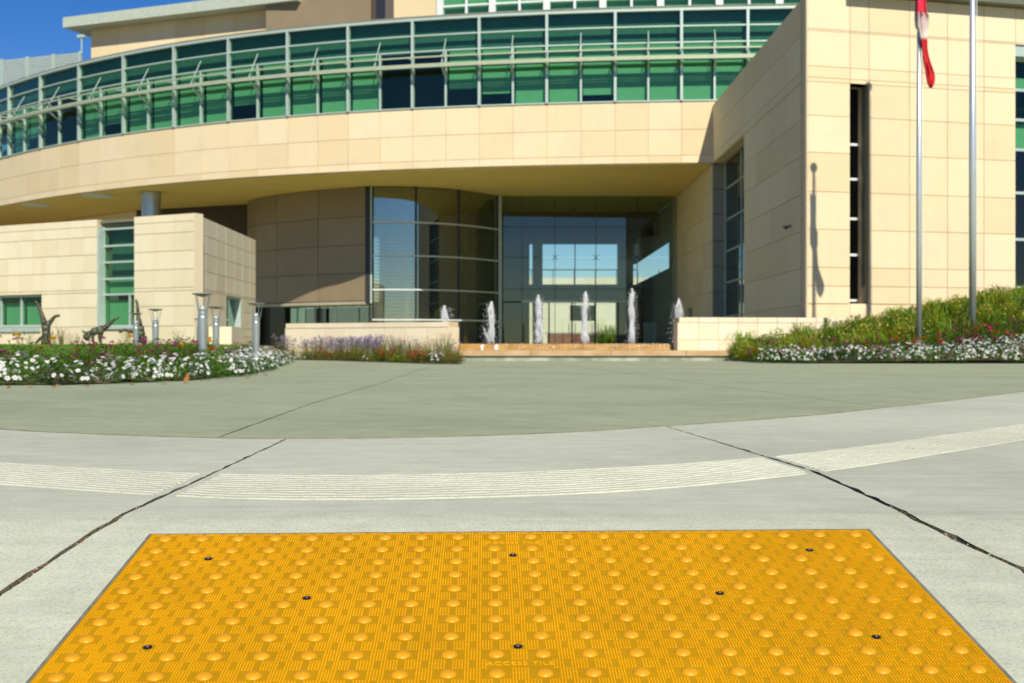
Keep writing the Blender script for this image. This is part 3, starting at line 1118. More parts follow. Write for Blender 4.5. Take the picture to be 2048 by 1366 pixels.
tag(box_part(None, 'wall_screen', plain('screen_black', (0.012, 0.014, 0.014), 0.25), XA(1140, 66), XA(1190, 66), 66, 66.12, 1.75, 2.6), 'dark flat screen hanging inside the glass lobby', 'screen')
MB().tube((XA(1150, 66), 66.06, 2.6), (XA(1150, 66), 66.06, 7.9), 0.03, n=6).build('drop_rod', ALU_D, bpy.data.objects['wall_screen'])

for px in (1098, 1144, 1190, 1236):
    x = XA(px, LY)
    MB().box(x - 0.035, x + 0.035, LY - 0.04, LY + 0.05, 0, 2.57).build('door_stile', ALU_D, lob)
for px in (1138, 1150, 1184, 1196):
    x = XA(px, LY)
    MB().tube((x, LY - 0.09, 0.85), (x, LY - 0.09, 1.5), 0.02, n=6).build('door_handle', STEEL, lob)
sb = empty('notice_board', (XA(1299, 64), 64, 0), 'pale upright notice board standing inside the lobby at right', 'board')
MB().box(XA(1287, 64), XA(1312, 64), 63.98, 64.02, 0.35, 1.62).build('board', BLIND, sb)
for px in (1289, 1310):
    MB().box(XA(px, 64) - 0.02, XA(px, 64) + 0.02, 64.025, 64.06, 0, 1.6).build('leg', ALU_D, sb)
# court behind the lobby
court = empty('courtyard_house', (10, 128, 0), 'pale low building seen through the lobby glass', 'building')
Lc = 60
panel_wall(court, 'house_wall', (-20, 128), (40, 128), [Lc * i / 30 for i in range(31)], [0, 1.6, 3.2, 4.8, 6.4, 7.6], mat=STONE_L, back=8)
BRICK = plain('red_brick', (0.27, 0.075, 0.042), 0.85, var=0.3, scale=14, rnd=0.25)
planter = empty('brick_planter', (5.1, 104, 0), 'low red brick planter behind the lobby glass', 'planter')
pw = MB().box(3.1, 7.3, 104.03, 105.4, 0, 1.40).build('planter_wall', plain('mortar', (0.3, 0.25, 0.2), 0.9), planter)
for r in range(7):
    for c in range(9):
        x = 3.1 + c * 0.50 - (0.25 if r % 2 else 0)
        x0, x1 = max(3.08, x + 0.01), min(7.32, x + 0.485)
        if x1 - x0 > 0.05:
            MB().box(x0, x1, 104.0, 104.06, r * 0.2 + 0.01, r * 0.2 + 0.19).build('brick', BRICK, pw)
MB().box(3.0, 7.4, 103.95, 105.5, 1.405, 1.53).build('coping', plain('planter_coping', (0.45, 0.40, 0.30), 0.8), planter)

# ------------------------------------------------------------------ right stone wing
wing = empty('stone_wing', (9, 34, 0), 'tall plain stone-faced block behind the flagpoles, with a narrow slot window', 'building')
VL = [0.0, 0.5, 1.57, 2.63, 3.71, 4.78, 5.89, 6.94, 8.02, 8.34, 9.40, 10.42]
WC = Vector((8.37, 34.0))
WE = Vector((19.0, 34.0 + 10.63 * 0.25))
wd = (WE - WC).normalized()
def wu(px):                            # distance along the front face of a photo column
    v = (px - 1024) / F
    return (v * WC.y - WC.x) / (wd.x - v * wd.y)
us = [0, wu(1700), wu(1738), wu(1819), wu(1895), wu(1968), wu(2031), wu(2031) + 2.4, wu(2031) + 3.6, wu(2031) + 4.0]
slot = (us[1], us[2], 1.60, 7.90)
big = (us[6], us[7], 2.1, 9.35)
VF = sorted(set(VL))
fw = panel_wall(wing, 'front_wall', WC, WC + wd * us[-1], us, VF, [slot, big], back=0.42, mat=STONE)
MB().slab(WC - wd * 0.032, WC - wd * 0.002, 0.0, 0.14, 0, 10.42).build('corner_panel', STONE, fw)
# side wall with its recessed window bay
sideN, sideF = 34.15, 62.0
hole_u = (sideF - 50.2, sideF - 43.3)
su = sorted({0, 2.4, 4.7, 7.0, 9.4, hole_u[0], hole_u[1], sideF - 41.2, sideF - 38.9, sideF - 36.6, sideF - sideN})
sw = panel_wall(wing, 'side_wall', (8.37, sideF), (8.37, sideN), su, VF, [(hole_u[0], hole_u[1], 0, 8.0)], back=0.42, mat=STONE)
# recess lining: far jamb faces the camera, head above
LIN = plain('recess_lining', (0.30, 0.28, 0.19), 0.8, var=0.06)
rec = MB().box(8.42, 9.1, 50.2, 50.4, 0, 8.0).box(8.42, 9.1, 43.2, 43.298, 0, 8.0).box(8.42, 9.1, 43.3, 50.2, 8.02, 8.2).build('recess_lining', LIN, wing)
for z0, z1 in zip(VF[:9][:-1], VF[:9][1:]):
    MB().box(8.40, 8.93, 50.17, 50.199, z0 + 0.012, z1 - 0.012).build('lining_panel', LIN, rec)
m = MB()
for y in (43.35, 46.6, 50.15):
    m.box(8.88, 8.96, y - 0.04, y + 0.04, 0, 8.0)
for z in (1.6, 3.0, 4.3, 5.6, 6.9):
    m.box(8.88, 8.96, 43.3, 50.2, z - 0.03, z + 0.03)
sg = m.build('bay_window', ALU, wing)
for y0, y1 in ((43.39, 46.56), (46.64, 50.11)):
    for z0, z1 in zip((0, 1.63, 3.03, 4.33, 5.63, 6.93), (1.57, 2.97, 4.27, 5.57, 6.87, 8.0)):
        MB().box(8.92, 8.934, y0, y1, z0, z1).build('pane', GLASS_K, sg)
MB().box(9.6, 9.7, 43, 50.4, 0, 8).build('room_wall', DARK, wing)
# slot window
n2 = Vector((-wd.y, wd.x))
m = MB()
A, B = WC + wd * slot[0], WC + wd * slot[1]
mid = WC + wd * (slot[0] + (slot[1] - slot[0]) * 0.5)
rev = MB().slab(WC + wd * (slot[1] - 0.0), WC + wd * (slot[1] + 0.25), 0.05, 1.1, slot[2], slot[3]).slab(WC + wd * (slot[0] - 0.25), A, 0.05, 1.1, slot[2], slot[3])
rev.slab(A, B, 0.03, 1.1, slot[3], slot[3] + 0.2).slab(A, B, 0.02, 1.1, slot[2] - 0.2, slot[2])
sf = rev.build('slot_window', STONE, wing)
for py in (285, 355, 435, 508, 600):
    z = EYE + (HZ - py) / F * 34.6
    MB().slab(A, B, 0.54, 0.62, z - 0.035, z + 0.035).build('transom', ALU_W, sf)
zt = [slot[2]] + sorted(EYE + (HZ - py) / F * 34.6 for py in (285, 355, 435, 508)) + [slot[3]]
for z0, z1 in zip(zt[:-1], zt[1:]):
    MB().slab(A, B, 0.60, 0.612, z0 + 0.037, z1 - 0.037).build('pane', GLASS_K, sf)
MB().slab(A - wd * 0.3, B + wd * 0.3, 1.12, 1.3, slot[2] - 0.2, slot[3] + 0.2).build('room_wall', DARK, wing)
# large window at the right
A, B = WC + wd * big[0], WC + wd * big[1]
bwn = MB().slab(A, B, 0.06, 0.4, 9.02, 9.34).build('corner_window', ALU, wing)
for z in (2.15, 3.6, 5.0, 6.3, 7.2, 8.1, 9.0):
    MB().slab(A, B, 0.40, 0.50, z - 0.04, z + 0.04).build('transom', ALU, bwn)
for z0, z1 in zip((2.2, 3.65, 5.05, 6.35, 7.25, 8.15), (3.55, 4.95, 6.25, 7.15, 8.05, 8.95)):
    MB().slab(A, B, 0.44, 0.452, z0, z1).build('pane', GLASS_K if z0 < 6 else GLASS_G, bwn)
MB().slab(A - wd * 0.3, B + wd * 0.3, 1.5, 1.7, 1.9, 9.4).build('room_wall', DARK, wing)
for z0, z1 in ((6.36, 7.1), (8.16, 8.5)):
    MB().slab(A, B, 0.6, 0.61, z0, z1).build('blind', BLIND, bwn)
# roof and its oversailing cap
q0, q1 = WC + wd * 1.2, WC + wd * us[-1]
MB().slab(q0, q1, -0.38, 0.5, 10.425, 10.95).build('roof_cap', plain('cap_metal', (0.14, 0.15, 0.10), 0.5, 0.2), wing)
MB().hexa([(8.43, 34.1, 10.30), (19, 36.8, 10.30), (19, 62, 10.30), (8.43, 62, 10.30), (8.43, 34.1, 10.41), (19, 36.8, 10.41), (19, 62, 10.41), (8.43, 62, 10.41)]).build('roof', ROOM, wing)
# small things fixed to the side wall
scm = empty('security_camera', (8.36, 36.0, EYE + (HZ - 455) / F * 36.0), 'small dark security camera on the shaded stone side wall', 'camera')
MB().tube((8.37, 36, scm.location.z + 0.05), (8.22, 36, scm.location.z + 0.02), 0.025, n=8).build('bracket', ALU_D, scm)
z = scm.location.z
MB().tube((8.20, 35.86, z - 0.02), (8.20, 36.12, z + 0.03), 0.055, 0.06, n=10).build('camera_body', plain('camera_grey', (0.12, 0.13, 0.12), 0.4), scm)
MB().tube((8.20, 35.83, z - 0.025), (8.20, 35.859, z - 0.02), 0.04, n=10).build('lens', ALU_D, scm)
Yv = 8.37 * F / (1380 - 1024)
zz = EYE + (HZ - 627) / F * Yv
vt = MB().box(8.345, 8.375, Yv - 0.65, Yv + 0.65, zz - 0.27, zz + 0.27).build('wall_vent', ALU_D)
tag(vt, 'small black vent low on the stone side wall, beside the last water jet', 'vent')
for k in range(5):
    MB().box(8.33, 8.344, Yv - 0.6, Yv + 0.6, zz - 0.22 + k * 0.1, zz - 0.16 + k * 0.1).build('slat', ALU_D, vt)

# ------------------------------------------------------------------ left low wing
low = empty('low_wing', (-11, 37, 0), 'low pale stone-faced wing at left with green windows', 'building')
LC = Vector((-9.28, 35.0))
LD = Vector((-7.3, 3.8)).normalized()     # from the corner to the left
LE = LC - LD * -14
p0 = LC + LD * 14.0
ld = -LD
def lu(px):
    v = (px - 1024) / F
    return (v * p0.y - p0.x) / (ld.x - v * ld.y)
LV = [0.0, 0.42, 0.98, 1.57, 2.11, 2.65, 3.19, 3.73, 4.27]
g0, g1 = lu(193), lu(268)
Ltot = 14.0
left_u = [g0 - 0.56 * i for i in range(24, -1, -1) if g0 - 0.56 * i > 0]
right_u = [g1 + (Ltot - g1) * i / 3 for i in range(4)]
h_bay = (g0, g1, 0.98, 4.05)
h_win = (lu(83) - 4.0, lu(83), 0.98, 2.02)
lwall = panel_wall(low, 'front_wall', p0, LC, left_u + right_u, LV, [h_bay, (h_bay[0], h_bay[1], 4.05, 4.27), h_win], mat=STONE_L, gap=0.008, back=0.35)
MB().slab(LC + ld * 0.002, LC + ld * 0.032, 0.0, 0.36, 0, 4.27).build('corner_panel', STONE_L, lwall)
# the bay
def lp(u): return p0 + ld * u
m = MB()
m.slab(lp(g0), lp(g0 + 0.10), 0.02, 0.40, 0.98, 4.05)
m.slab(lp(g1 - 0.06), lp(g1), 0.22, 0.40, 0.98, 4.05)
bz = [1.0, 1.97, 2.45, 2.96, 3.46, 3.98]
for z in bz:
    m.slab(lp(g0 + 0.1), lp(g1 - 0.06), 0.22, 0.32, z - 0.03, z + 0.03)
gm = lu(248)
m.slab(lp(gm - 0.03), lp(gm + 0.03), 0.221, 0.319, 1.03, 1.94)
m.slab(lp(g0), lp(g1), -0.06, 0.24, 0.90, 0.975)
bay = m.build('stair_window', ALU, low)
for i, (z0, z1) in enumerate(zip(bz[:-1], bz[1:])):
    for u0, u1 in (((g0 + 0.1, gm - 0.03), (gm + 0.03, g1 - 0.06)) if i == 0 else ((g0 + 0.1, g1 - 0.06),)):
        MB().slab(lp(u0), lp(u1), 0.26, 0.272, z0 + 0.031, z1 - 0.031).build('pane', GLASS_G, bay)
        if i < 2:
            MB().slab(lp(u0 + 0.03), lp(u1 - 0.03), 0.42, 0.43, z0 + 0.04, (1.80 if i == 0 else z1)).build('blind', BLIND, bay)
        else:
            MB().slab(lp(u0), lp(u1), 0.55, 0.6, z0, z1).build('backing', SPAN, bay)
MB().slab(lp(g0 - 0.3), lp(g1 + 0.3), 1.2, 1.4, 0.5, 4.0).build('room_wall', ROOM, low)
for k in range(4):
    MB().slab(lp(g0), lp(g1), 0.30 - 0.02 * k, 0.40, 4.06 + k * 0.05, 4.095 + k * 0.05).build('louvre_blade', plain('louvre_olive', (0.30, 0.29, 0.17), 0.6) if k == 0 else bpy.data.materials['louvre_olive'], low)
# the low window
m = MB()
for z in (1.03, 1.99):
    m.slab(lp(h_win[0]), lp(h_win[1]), 0.16, 0.28, z - 0.035, z + 0.035)
wus = [h_win[1], lu(36) + 0.0, lu(-5)]
for u in wus:
    m.slab(lp(u - 0.07), lp(u), 0.15, 0.29, 0.99, 2.02)
m.slab(lp(h_win[0]), lp(h_win[1] - 0.02), -0.06, 0.2, 0.84, 0.975)
win = m.build('low_window', ALU, low)
for u1, u0 in zip(wus[:-1], wus[1:]):
    MB().slab(lp(u0), lp(u1 - 0.07), 0.20, 0.212, 1.066, 1.954).build('pane', GLASS_G, win)
    MB().slab(lp(u0 + 0.03), lp(u1 - 0.1), 0.33, 0.34, 1.07, 1.78).build('blind', BLIND, win)
MB().slab(lp(h_win[0]), lp(h_win[1] + 0.3), 1.2, 1.4, 0.5, 2.3).build('room_wall', ROOM, low)
# right-hand wall running back
RW0, RW1 = Vector((-9.283, 35.2)), Vector((-9.40, 44.0))
Lr = (RW1 - RW0).length
wy0, wy1 = 39.2, 41.6
ru = [0, 1.3, 2.6, 3.9, 5.2, 6.6, 7.8, Lr]
h_r = (wy0 - 35.2, wy1 - 35.2, 0.7, 2.05)
panel_wall(low, 'side_wall', RW0, RW1, ru, LV, [h_r], mat=STONE_L, gap=0.008, back=0.35)
def rp(u): return RW0.lerp(RW1, u / Lr)
m = MB()
m.slab(rp(h_r[0]), rp(h_r[0] + 0.1), 0.05, 0.4, 0.7, 2.05).slab(rp(h_r[1] - 0.1), rp(h_r[1]), 0.0, 0.4, 0.7, 2.05)
m.slab(rp(h_r[0] + .1), rp(h_r[1] - .1), 0.05, 0.3, 0.7, 0.76).slab(rp(h_r[0] + .1), rp(h_r[1] - .1), 0.05, 0.3, 1.99, 2.05)
rwn = m.build('side_window', ALU, low)
MB().slab(rp(h_r[0] + .1), rp(h_r[1] - .1), 0.22, 0.232, 0.77, 1.98).build('pane', GLASS_G, rwn)
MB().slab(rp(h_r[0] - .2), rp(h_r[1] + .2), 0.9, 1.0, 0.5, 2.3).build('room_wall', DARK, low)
A, B, C, D = LC, p0, p0 + Vector((3, 9)), RW1
MB().hexa([(p0.x, p0.y + .45, 4.16), (LC.x - .45, LC.y + .3, 4.16), (RW1.x - .42, RW1.y, 4.16), (p0.x + 3, 49, 4.16),
           (p0.x, p0.y + .45, 4.24), (LC.x - .45, LC.y + .3, 4.24), (RW1.x - .42, RW1.y, 4.24), (p0.x + 3, 49, 4.24)]).build('roof', ROOM, low)
MB().box(-9.25, -8.55, 36.6, 38.2, 0, 0.98).build('stone_block', STONE_L, low)

# ------------------------------------------------------------------ fountain and low walls
fount = empty('fountain_basin', (2, 32, 0), 'wide low stone fountain basin with an overflow edge in front of the entrance', 'fountain')
FYf = 31.5
def stain_mat():
    t = NT('stained_plinth')
    p = t.pos((1.3, 1, 3))
    n = t.noise(1.1, 6, 0.7, p)
    c = t.ramp(n.outputs[0], [(0.32, (0.13, 0.17, 0.12)), (0.5, (0.27, 0.29, 0.20)), (0.62, (0.42, 0.43, 0.33))]).outputs[0]
    t.l(c, t.b.inputs['Base Color'])
    t.set(0.8)
    return t.m
def wet_mat(name, c1, c2, rough):
    t = NT(name)
    n = t.noise(2.2, 6, 0.65, t.pos((1, 1, 2)))
    f = t.noise(30, 4, 0.7, t.pos())
    c = t.ramp(n.outputs[0], [(0.35, c1), (0.65, c2)]).outputs[0]
    c = t.mix(0.4, c, t.ramp(f.outputs[0], [(0.3, (0.6, 0.55, 0.45)), (0.7, (1.1, 1.1, 1.1))]).outputs[0], 'MULTIPLY')
    t.l(c, t.b.inputs['Base Color'])
    t.set(rough, 0, 0.15)
    t.bump(f.outputs[0], 0.3, 0.006)
    return t.m
COPE = wet_mat('coping_stone', (0.44, 0.28, 0.14), (0.56, 0.41, 0.25), 0.6)
WEIR = wet_mat('wet_weir_stone', (0.27, 0.145, 0.025), (0.43, 0.245, 0.06), 0.5)
MB().box(-2.2, 9.4, FYf + 0.06, 36.0, 0, 0.12).build('plinth', stain_mat(), fount)
xs = [-2.3] + [XA(p, FYf) for p in (1062, 1222, 1372)] + [7.0, 9.5]
for a, b2 in zip(xs[:-1], xs[1:]):
    MB().box(a + 0.006, b2 - 0.006, FYf, 33.55, 0.135, 0.275).build('coping_stone', COPE, fount)
wx = [XA(p, 33.6) for p in (905, 985, 1075, 1165, 1255, 1354)]
for a, b2 in zip(wx[:-1], wx[1:]):
    m = MB()
    x0, x1 = a + 0.004, b2 - 0.004
    m.mesh([(x0, 33.5, 0.15), (x1, 33.5, 0.15), (x1, 33.95, 0.15), (x0, 33.95, 0.15), (x0, 33.62, 0.445), (x1, 33.62, 0.445), (x1, 33.95, 0.46), (x0, 33.95, 0.46)],
           [(3, 2, 1, 0), (4, 5, 6, 7), (0, 1, 5, 4), (1, 2, 6, 5), (2, 3, 7, 6), (3, 0, 4, 7)])
    m.build('weir_stone', WEIR, fount)
WATER = NT('water')
WATER.b.inputs['Base Color'].default_value = (0.10, 0.09, 0.05, 1)
WATER.set(0.05, 0, 0.6)
nw = WATER.noise(9, 3, 0.5, WATER.pos())
WATER.bump(nw.outputs[0], 0.35, 0.02)
WATER = WATER.m
m = MB()
vs, fs = [], []
for i in range(25):
    for j in range(9):
        vs.append((-1.66 + 6.2 * i / 24, 33.96 + 4.5 * j / 8, 0.452))
for i in range(24):
    for j in range(8):
        k = i * 9 + j
        fs.append((k, k + 9, k + 10, k + 1))
m.mesh(vs, fs).build('water', WATER, fount)
MB().box(-1.66, 4.54, 38.5, 38.9, 0.1, 0.44).build('back_edge', COPE, fount)
# water running over the weir: little white splashes
FOAM = NT('white_water')
FOAM.b.inputs['Base Color'].default_value = (0.93, 0.95, 0.95, 1)
FOAM.set(0.25, 0, 0.5)
FOAM.b.inputs['Transmission Weight'].default_value = 0.0
FOAM.b.inputs['Subsurface Weight'].default_value = 0.5
FOAM.b.inputs['Subsurface Radius'].default_value = (0.05, 0.05, 0.05)
FOAM = FOAM.m
JETM = NT('jet_water')
JETM.t.nodes.remove(JETM.b)
_d = JETM.n('ShaderNodeBsdfDiffuse'); _d.inputs[0].default_value = (0.95, 0.96, 0.96, 1)
_l = JETM.n('ShaderNodeBsdfTranslucent'); _l.inputs[0].default_value = (0.95, 0.96, 0.96, 1)
_t = JETM.n('ShaderNodeBsdfTransparent')
_a = JETM.n('ShaderNodeMixShader'); _a.inputs[0].default_value = 0.4
_b = JETM.n('ShaderNodeMixShader'); _b.inputs[0].default_value = 0.55
JETM.l(_d.outputs[0], _a.inputs[1]); JETM.l(_l.outputs[0], _a.inputs[2])
JETM.l(_a.outputs[0], _b.inputs[1]); JETM.l(_t.outputs[0], _b.inputs[2])
JETM.l(_b.outputs[0], JETM.out.inputs[0])
JETM = JETM.m
ICO = bmesh.new()
bmesh.ops.create_icosphere(ICO, subdivisions=1, radius=1.0)
ICO_V = [v.co.copy() for v in ICO.verts]
ICO_F = [tuple(v.index for v in f.verts) for f in ICO.faces]
ICO.free()
def blob(m, c, rx, ry, rz, rot=None):
    M_ = rot or Matrix.Identity(3)
    m.mesh([Vector(c) + M_ @ Vector((v.x * rx, v.y * ry, v.z * rz)) for v in ICO_V], ICO_F)
rg = random.Random(3)
m = MB()
for i in range(230):
    u = rg.random() ** 0.7
    x = wx[0] + 0.1 + (wx[-1] - wx[0] - 0.15) * u
    z = 0.28 + rg.random() ** 0.6 * 0.18
    s = rg.uniform(0.004, 0.011)
    blob(m, (x, 33.5 + 0.13 * (z - 0.15) / 0.3 - 0.01, z), s, s * 0.7, s * rg.uniform(0.8, 1.8))
tag(m.build('splash_drops', FOAM, fount), kind='stuff')
m = MB()
for px in (964, 992):
    x = XA(px, 33.4)
    for k in range(26):
        z = 0.28 + rg.random() * 0.13
        blob(m, (x + rg.gauss(0, 0.018), 33.38, z), 0.016, 0.014, 0.03)
m.build('overflow_spout', FOAM, fount)

def jet(px, top, base, width, side, idx, label):
    Y = 36.2
    x0 = XA(px, Y)
    zt = EYE + (HZ - top) / F * Y
    zb = 0.45
    j_ = empty('water_jet', (x0, Y, zb), label, 'water jet', 'row of fountain jets')
    r = random.Random(idx * 7 + 1)
    H = zt - zb
    m = MB()
    for k in range(int(190 * H / 1.4)):
        f0 = r.random() ** 1.25 * 0.93
        ln = r.uniform(0.08, 0.32)
        a0, q0 = r.uniform(0, 6.283), math.sqrt(r.random())
        rad = r.uniform(0.005, 0.0135)
        prev = None
        steps = 6
        for j in range(steps + 1):
            f = min(1.0, f0 + ln * j / steps)
            z = zb + H * f
            prof = width * 1.3 * (0.72 + 0.55 * noise.noise(Vector((idx * 7.7, f * 6, 1.1))) + 0.45 * (1 - f) ** 2)
            if f > 0.85: prof *= max(0.15, 1 - (f - 0.85) * 5.5)
            wob = noise.noise(Vector((idx * 3.1, z * 3.0, 0.3))) * 0.05
            aa = a0 + 0.5 * noise.noise(Vector((k * 1.7, f * 6, idx)))
            jit = 0.014 * noise.noise(Vector((k * 2.3, f * 22, 5)))
            P = Vector((x0 + wob + math.cos(aa) * prof * q0 + jit, Y + math.sin(aa) * prof * q0, z))
            rr = rad * math.sin(math.pi * (0.12 + 0.80 * j / steps)) * (1 + 0.5 * noise.noise(Vector((k, f * 40, 2))))
            if prev is not None:
                m.tube(prev[0], P, prev[1], rr, 5, caps=False)
            prev = (P, rr)
    for k in range(int(330 * H / 1.4)):
        f = r.random()
        z = zb + H * f
        prof = width * 1.3 * (0.9 + 0.8 * noise.noise(Vector((idx * 7.7, f * 7, 1.1)))) * (1.0 if f < 0.85 else max(0.3, 1 - (f - 0.85) * 4))
        a0, q0 = r.uniform(0, 6.283), math.sqrt(r.random())
        s = r.uniform(0.004, 0.010)
        blob(m, (x0 + noise.noise(Vector((idx * 3.1, z * 3.0, 0.3))) * 0.05 + math.cos(a0) * prof * q0, Y + math.sin(a0) * prof * q0, z), s, s, s * r.uniform(1.2, 2.6))
    m.build('water_column', JETM, j_, smooth=True)
    m = MB()
    for k in range(260):
        f = r.random() ** 1.1
        z = zb + H * f * 0.95
        d = width + abs(r.gauss(0, 0.10)) * (0.4 + 0.6 * (1 - f))
        a = r.uniform(0, 6.283)
        s = r.uniform(0.003, 0.009)
        blob(m, (x0 + math.cos(a) * d + side * abs(r.gauss(0, 0.10)), Y + math.sin(a) * d, z), s, s, s * r.uniform(0.9, 1.9))
    tag(m.build('spray', FOAM, j_), kind='stuff')
JL = ['shortest frothy white fountain jet, at the end of the long low wall',
      'frothy white fountain jet with a side burst, in front of the timber louvres',
      'third frothy white fountain jet from the left, in front of the lobby glass',
      'fourth frothy white fountain jet from the left, before the hanging screen',
      'tallest frothy white fountain jet with scattered spray',
      'rightmost frothy white fountain jet, half hidden by the low wall']
for i, (px, top, wd_, sd) in enumerate(((890, 611, 0.11, 0.5), (983, 603, 0.085, -0.6), (1078, 590, 0.075, 0.0), (1170, 583, 0.075, 0.2), (1263, 577, 0.075, 0.1), (1357, 597, 0.085, -0.8))):
    jet(px, top, 690, wd_, sd, i, JL[i])
# the burst on the second jet's side
jb = [o for o in bpy.data.objects if o.name.startswith('water_jet')][1]
m = MB()
for k in range(110):
    t = rg.random()
    s = rg.uniform(0.005, 0.011)
    blob(m, (jb.location.x - 0.08 - 0.16 * t + rg.gauss(0, 0.02), 36.2 + rg.gauss(0, 0.05), 0.55 + 0.35 * t + rg.gauss(0, 0.05)), s, s, s * 2)
tag(m.build('side_burst', JETM, jb, smooth=True), kind='stuff')

# low stone walls either side of the basin
def low_wall(name, P, Q, z0, z1, th, n, label, zl=None):
    e_ = empty(name, (P[0], P[1], z0), label, 'low wall')
    L = (Vector(Q) - Vector(P)).length
    core = MB().slab(P, Q, 0.02, th - 0.02, z0, z1 - 0.02).build('wall_core', JOINT, e_)
    zs = [z0, z0 + (z1 - z0) * 0.33, z1 - 0.14, z1]
    P, Q = Vector(P), Vector(Q)
    d = (Q - P).normalized()
    for i in range(n):
        a, b2 = L * i / n + 0.006, L * (i + 1) / n - 0.006
        for k in range(3):
            if k < 2:
                MB().slab(P + d * a, P + d * b2, 0, 0.04, zs[k] + 0.005, zs[k + 1] - 0.005).build('stone_panel', STONE_L, e_)
            else:
                MB().slab(P + d * a, P + d * b2, -0.015, th + 0.015, zs[k] + 0.002, zs[k + 1]).build('coping', STONE_L, e_)
    MB().slab(Q + d * 0.0, Q + d * 0.035, 0.0, th, z0, z1 - 0.142).build('end_panel', STONE_L, e_)
    MB().slab(P - d * 0.035, P - d * 0.0, 0.0, th, z0, z1 - 0.142).build('end_panel', STONE_L, e_)
    return e_
low_wall('low_wall', (XA(572, 36.0), 36.0), (XA(897, 33.2), 33.2), 0.0, 1.06, 0.5, 8, 'long low pale stone wall left of the fountain, behind the lavender planting')
low_wall('low_wall', (XA(1358, 33.0), 33.0), (11.2, 33.6), 0.27, 1.18, 0.5, 12, 'low pale stone wall right of the fountain, crossed by flagpole shadows')

# ------------------------------------------------------------------ flagpoles and flag
POLE = plain('pole_aluminium', (0.52, 0.57, 0.56), 0.35, 0.5, 0.05)
def flagpole(px, Y, zb, zt, r, label):
    x = XA(px, Y)
    e_ = empty('flagpole', (x, Y, zb), label, 'flagpole', 'pair of flagpoles')
    MB().lathe([(r, zb), (r, zb + (zt - zb) * 0.4), (r * 0.62, zt)], (x, Y, 0), 18).build('pole', POLE, e_, smooth=True)
    MB().lathe([(r * 2.0, zb), (r * 1.9, zb + 0.08), (r * 1.02, zb + 0.14)], (x, Y, 0), 18).build('base_collar', POLE, e_, smooth=False)
    MB().lathe([(0.02, zt), (0.09, zt + 0.05), (0.12, zt + 0.12), (0.09, zt + 0.19), (0.02, zt + 0.24)], (x, Y, 0), 12).build('finial', plain('gilt', (0.6, 0.45, 0.15), 0.3, 0.8), e_, smooth=True)
    MB().tube((x + r + 0.03, Y - 0.02, zb + 1.2), (x + r * 0.7 + 0.03, Y - 0.02, zt - 0.1), 0.008, n=4).build('halyard', ALU_W, e_)
    return e_
flagpole(1838, 28.8, 0.4, 9.95, 0.064, 'thinner flagpole with the red and white flag')
flagpole(1945, 29.6, 0.6, 12.0, 0.085, 'thicker bare flagpole near the right edge')
def flag_mat():
    t = NT('flag_cloth')
    g = t.n('ShaderNodeNewGeometry')
    sp = t.n('ShaderNodeSeparateXYZ')
    t.l(g.outputs['Position'], sp.inputs[0])
    mr = t.n('ShaderNodeMapRange')
    mr.inputs[1].default_value, mr.inputs[2].default_value = 6.8, 9.8
    t.l(sp.outputs[2], mr.inputs[0])
    rp_ = t.ramp(mr.outputs[0], [(0.0, (0.55, 0.01, 0.015)), (0.30, (0.50, 0.012, 0.02)), (0.33, (0.70, 0.66, 0.62)), (0.50, (0.42, 0.30, 0.28)), (0.53, (0.60, 0.02, 0.06)), (0.715, (0.62, 0.02, 0.07)), (0.725, (0.74, 0.75, 0.72))])
    rp_.color_ramp.interpolation = 'LINEAR'
    t.l(rp_.outputs[0], t.b.inputs['Base Color'])
    t.set(0.8)
    return t.m
prof = [(-60, 1839, 9), (0, 1839, 8), (25, 1839, 9), (33, 1842, 12), (52, 1842, 11), (62, 1843, 7), (80, 1845, 6), (100, 1847, 4.5), (115, 1849, 5), (130, 1852, 7), (148, 1857, 9), (162, 1859, 8.5), (172, 1859.5, 5), (176, 1859.5, 1.5)]
m = MB()
vs, fs = [], []
NF = 13
for k in range(41):
    y = -60 + 236 * k / 40
    c_ = np.interp(y, [p[0] for p in prof], [p[1] for p in prof]) + 2
    w_ = np.interp(y, [p[0] for p in prof], [p[2] for p in prof])
    for i in range(NF):
        t = i / (NF - 1) * 2 - 1
        P = at(c_ + t * w_, y, 28.7)
        P.y += 0.09 * math.sin(i * 1.9 + k * 0.10) * (0.4 + w_ / 12) - 0.02
        vs.append(P)
for k in range(40):
    for i in range(NF - 1):
        a = k * NF + i
        fs.append((a, a + 1, a + NF + 1, a + NF))
fl = m.mesh(vs, fs).build('flag', flag_mat(), smooth=True)
sd = fl.modifiers.new('thickness', 'SOLIDIFY')
sd.thickness = 0.006
tag(fl, 'red and white flag hanging limp against its pole', 'flag')

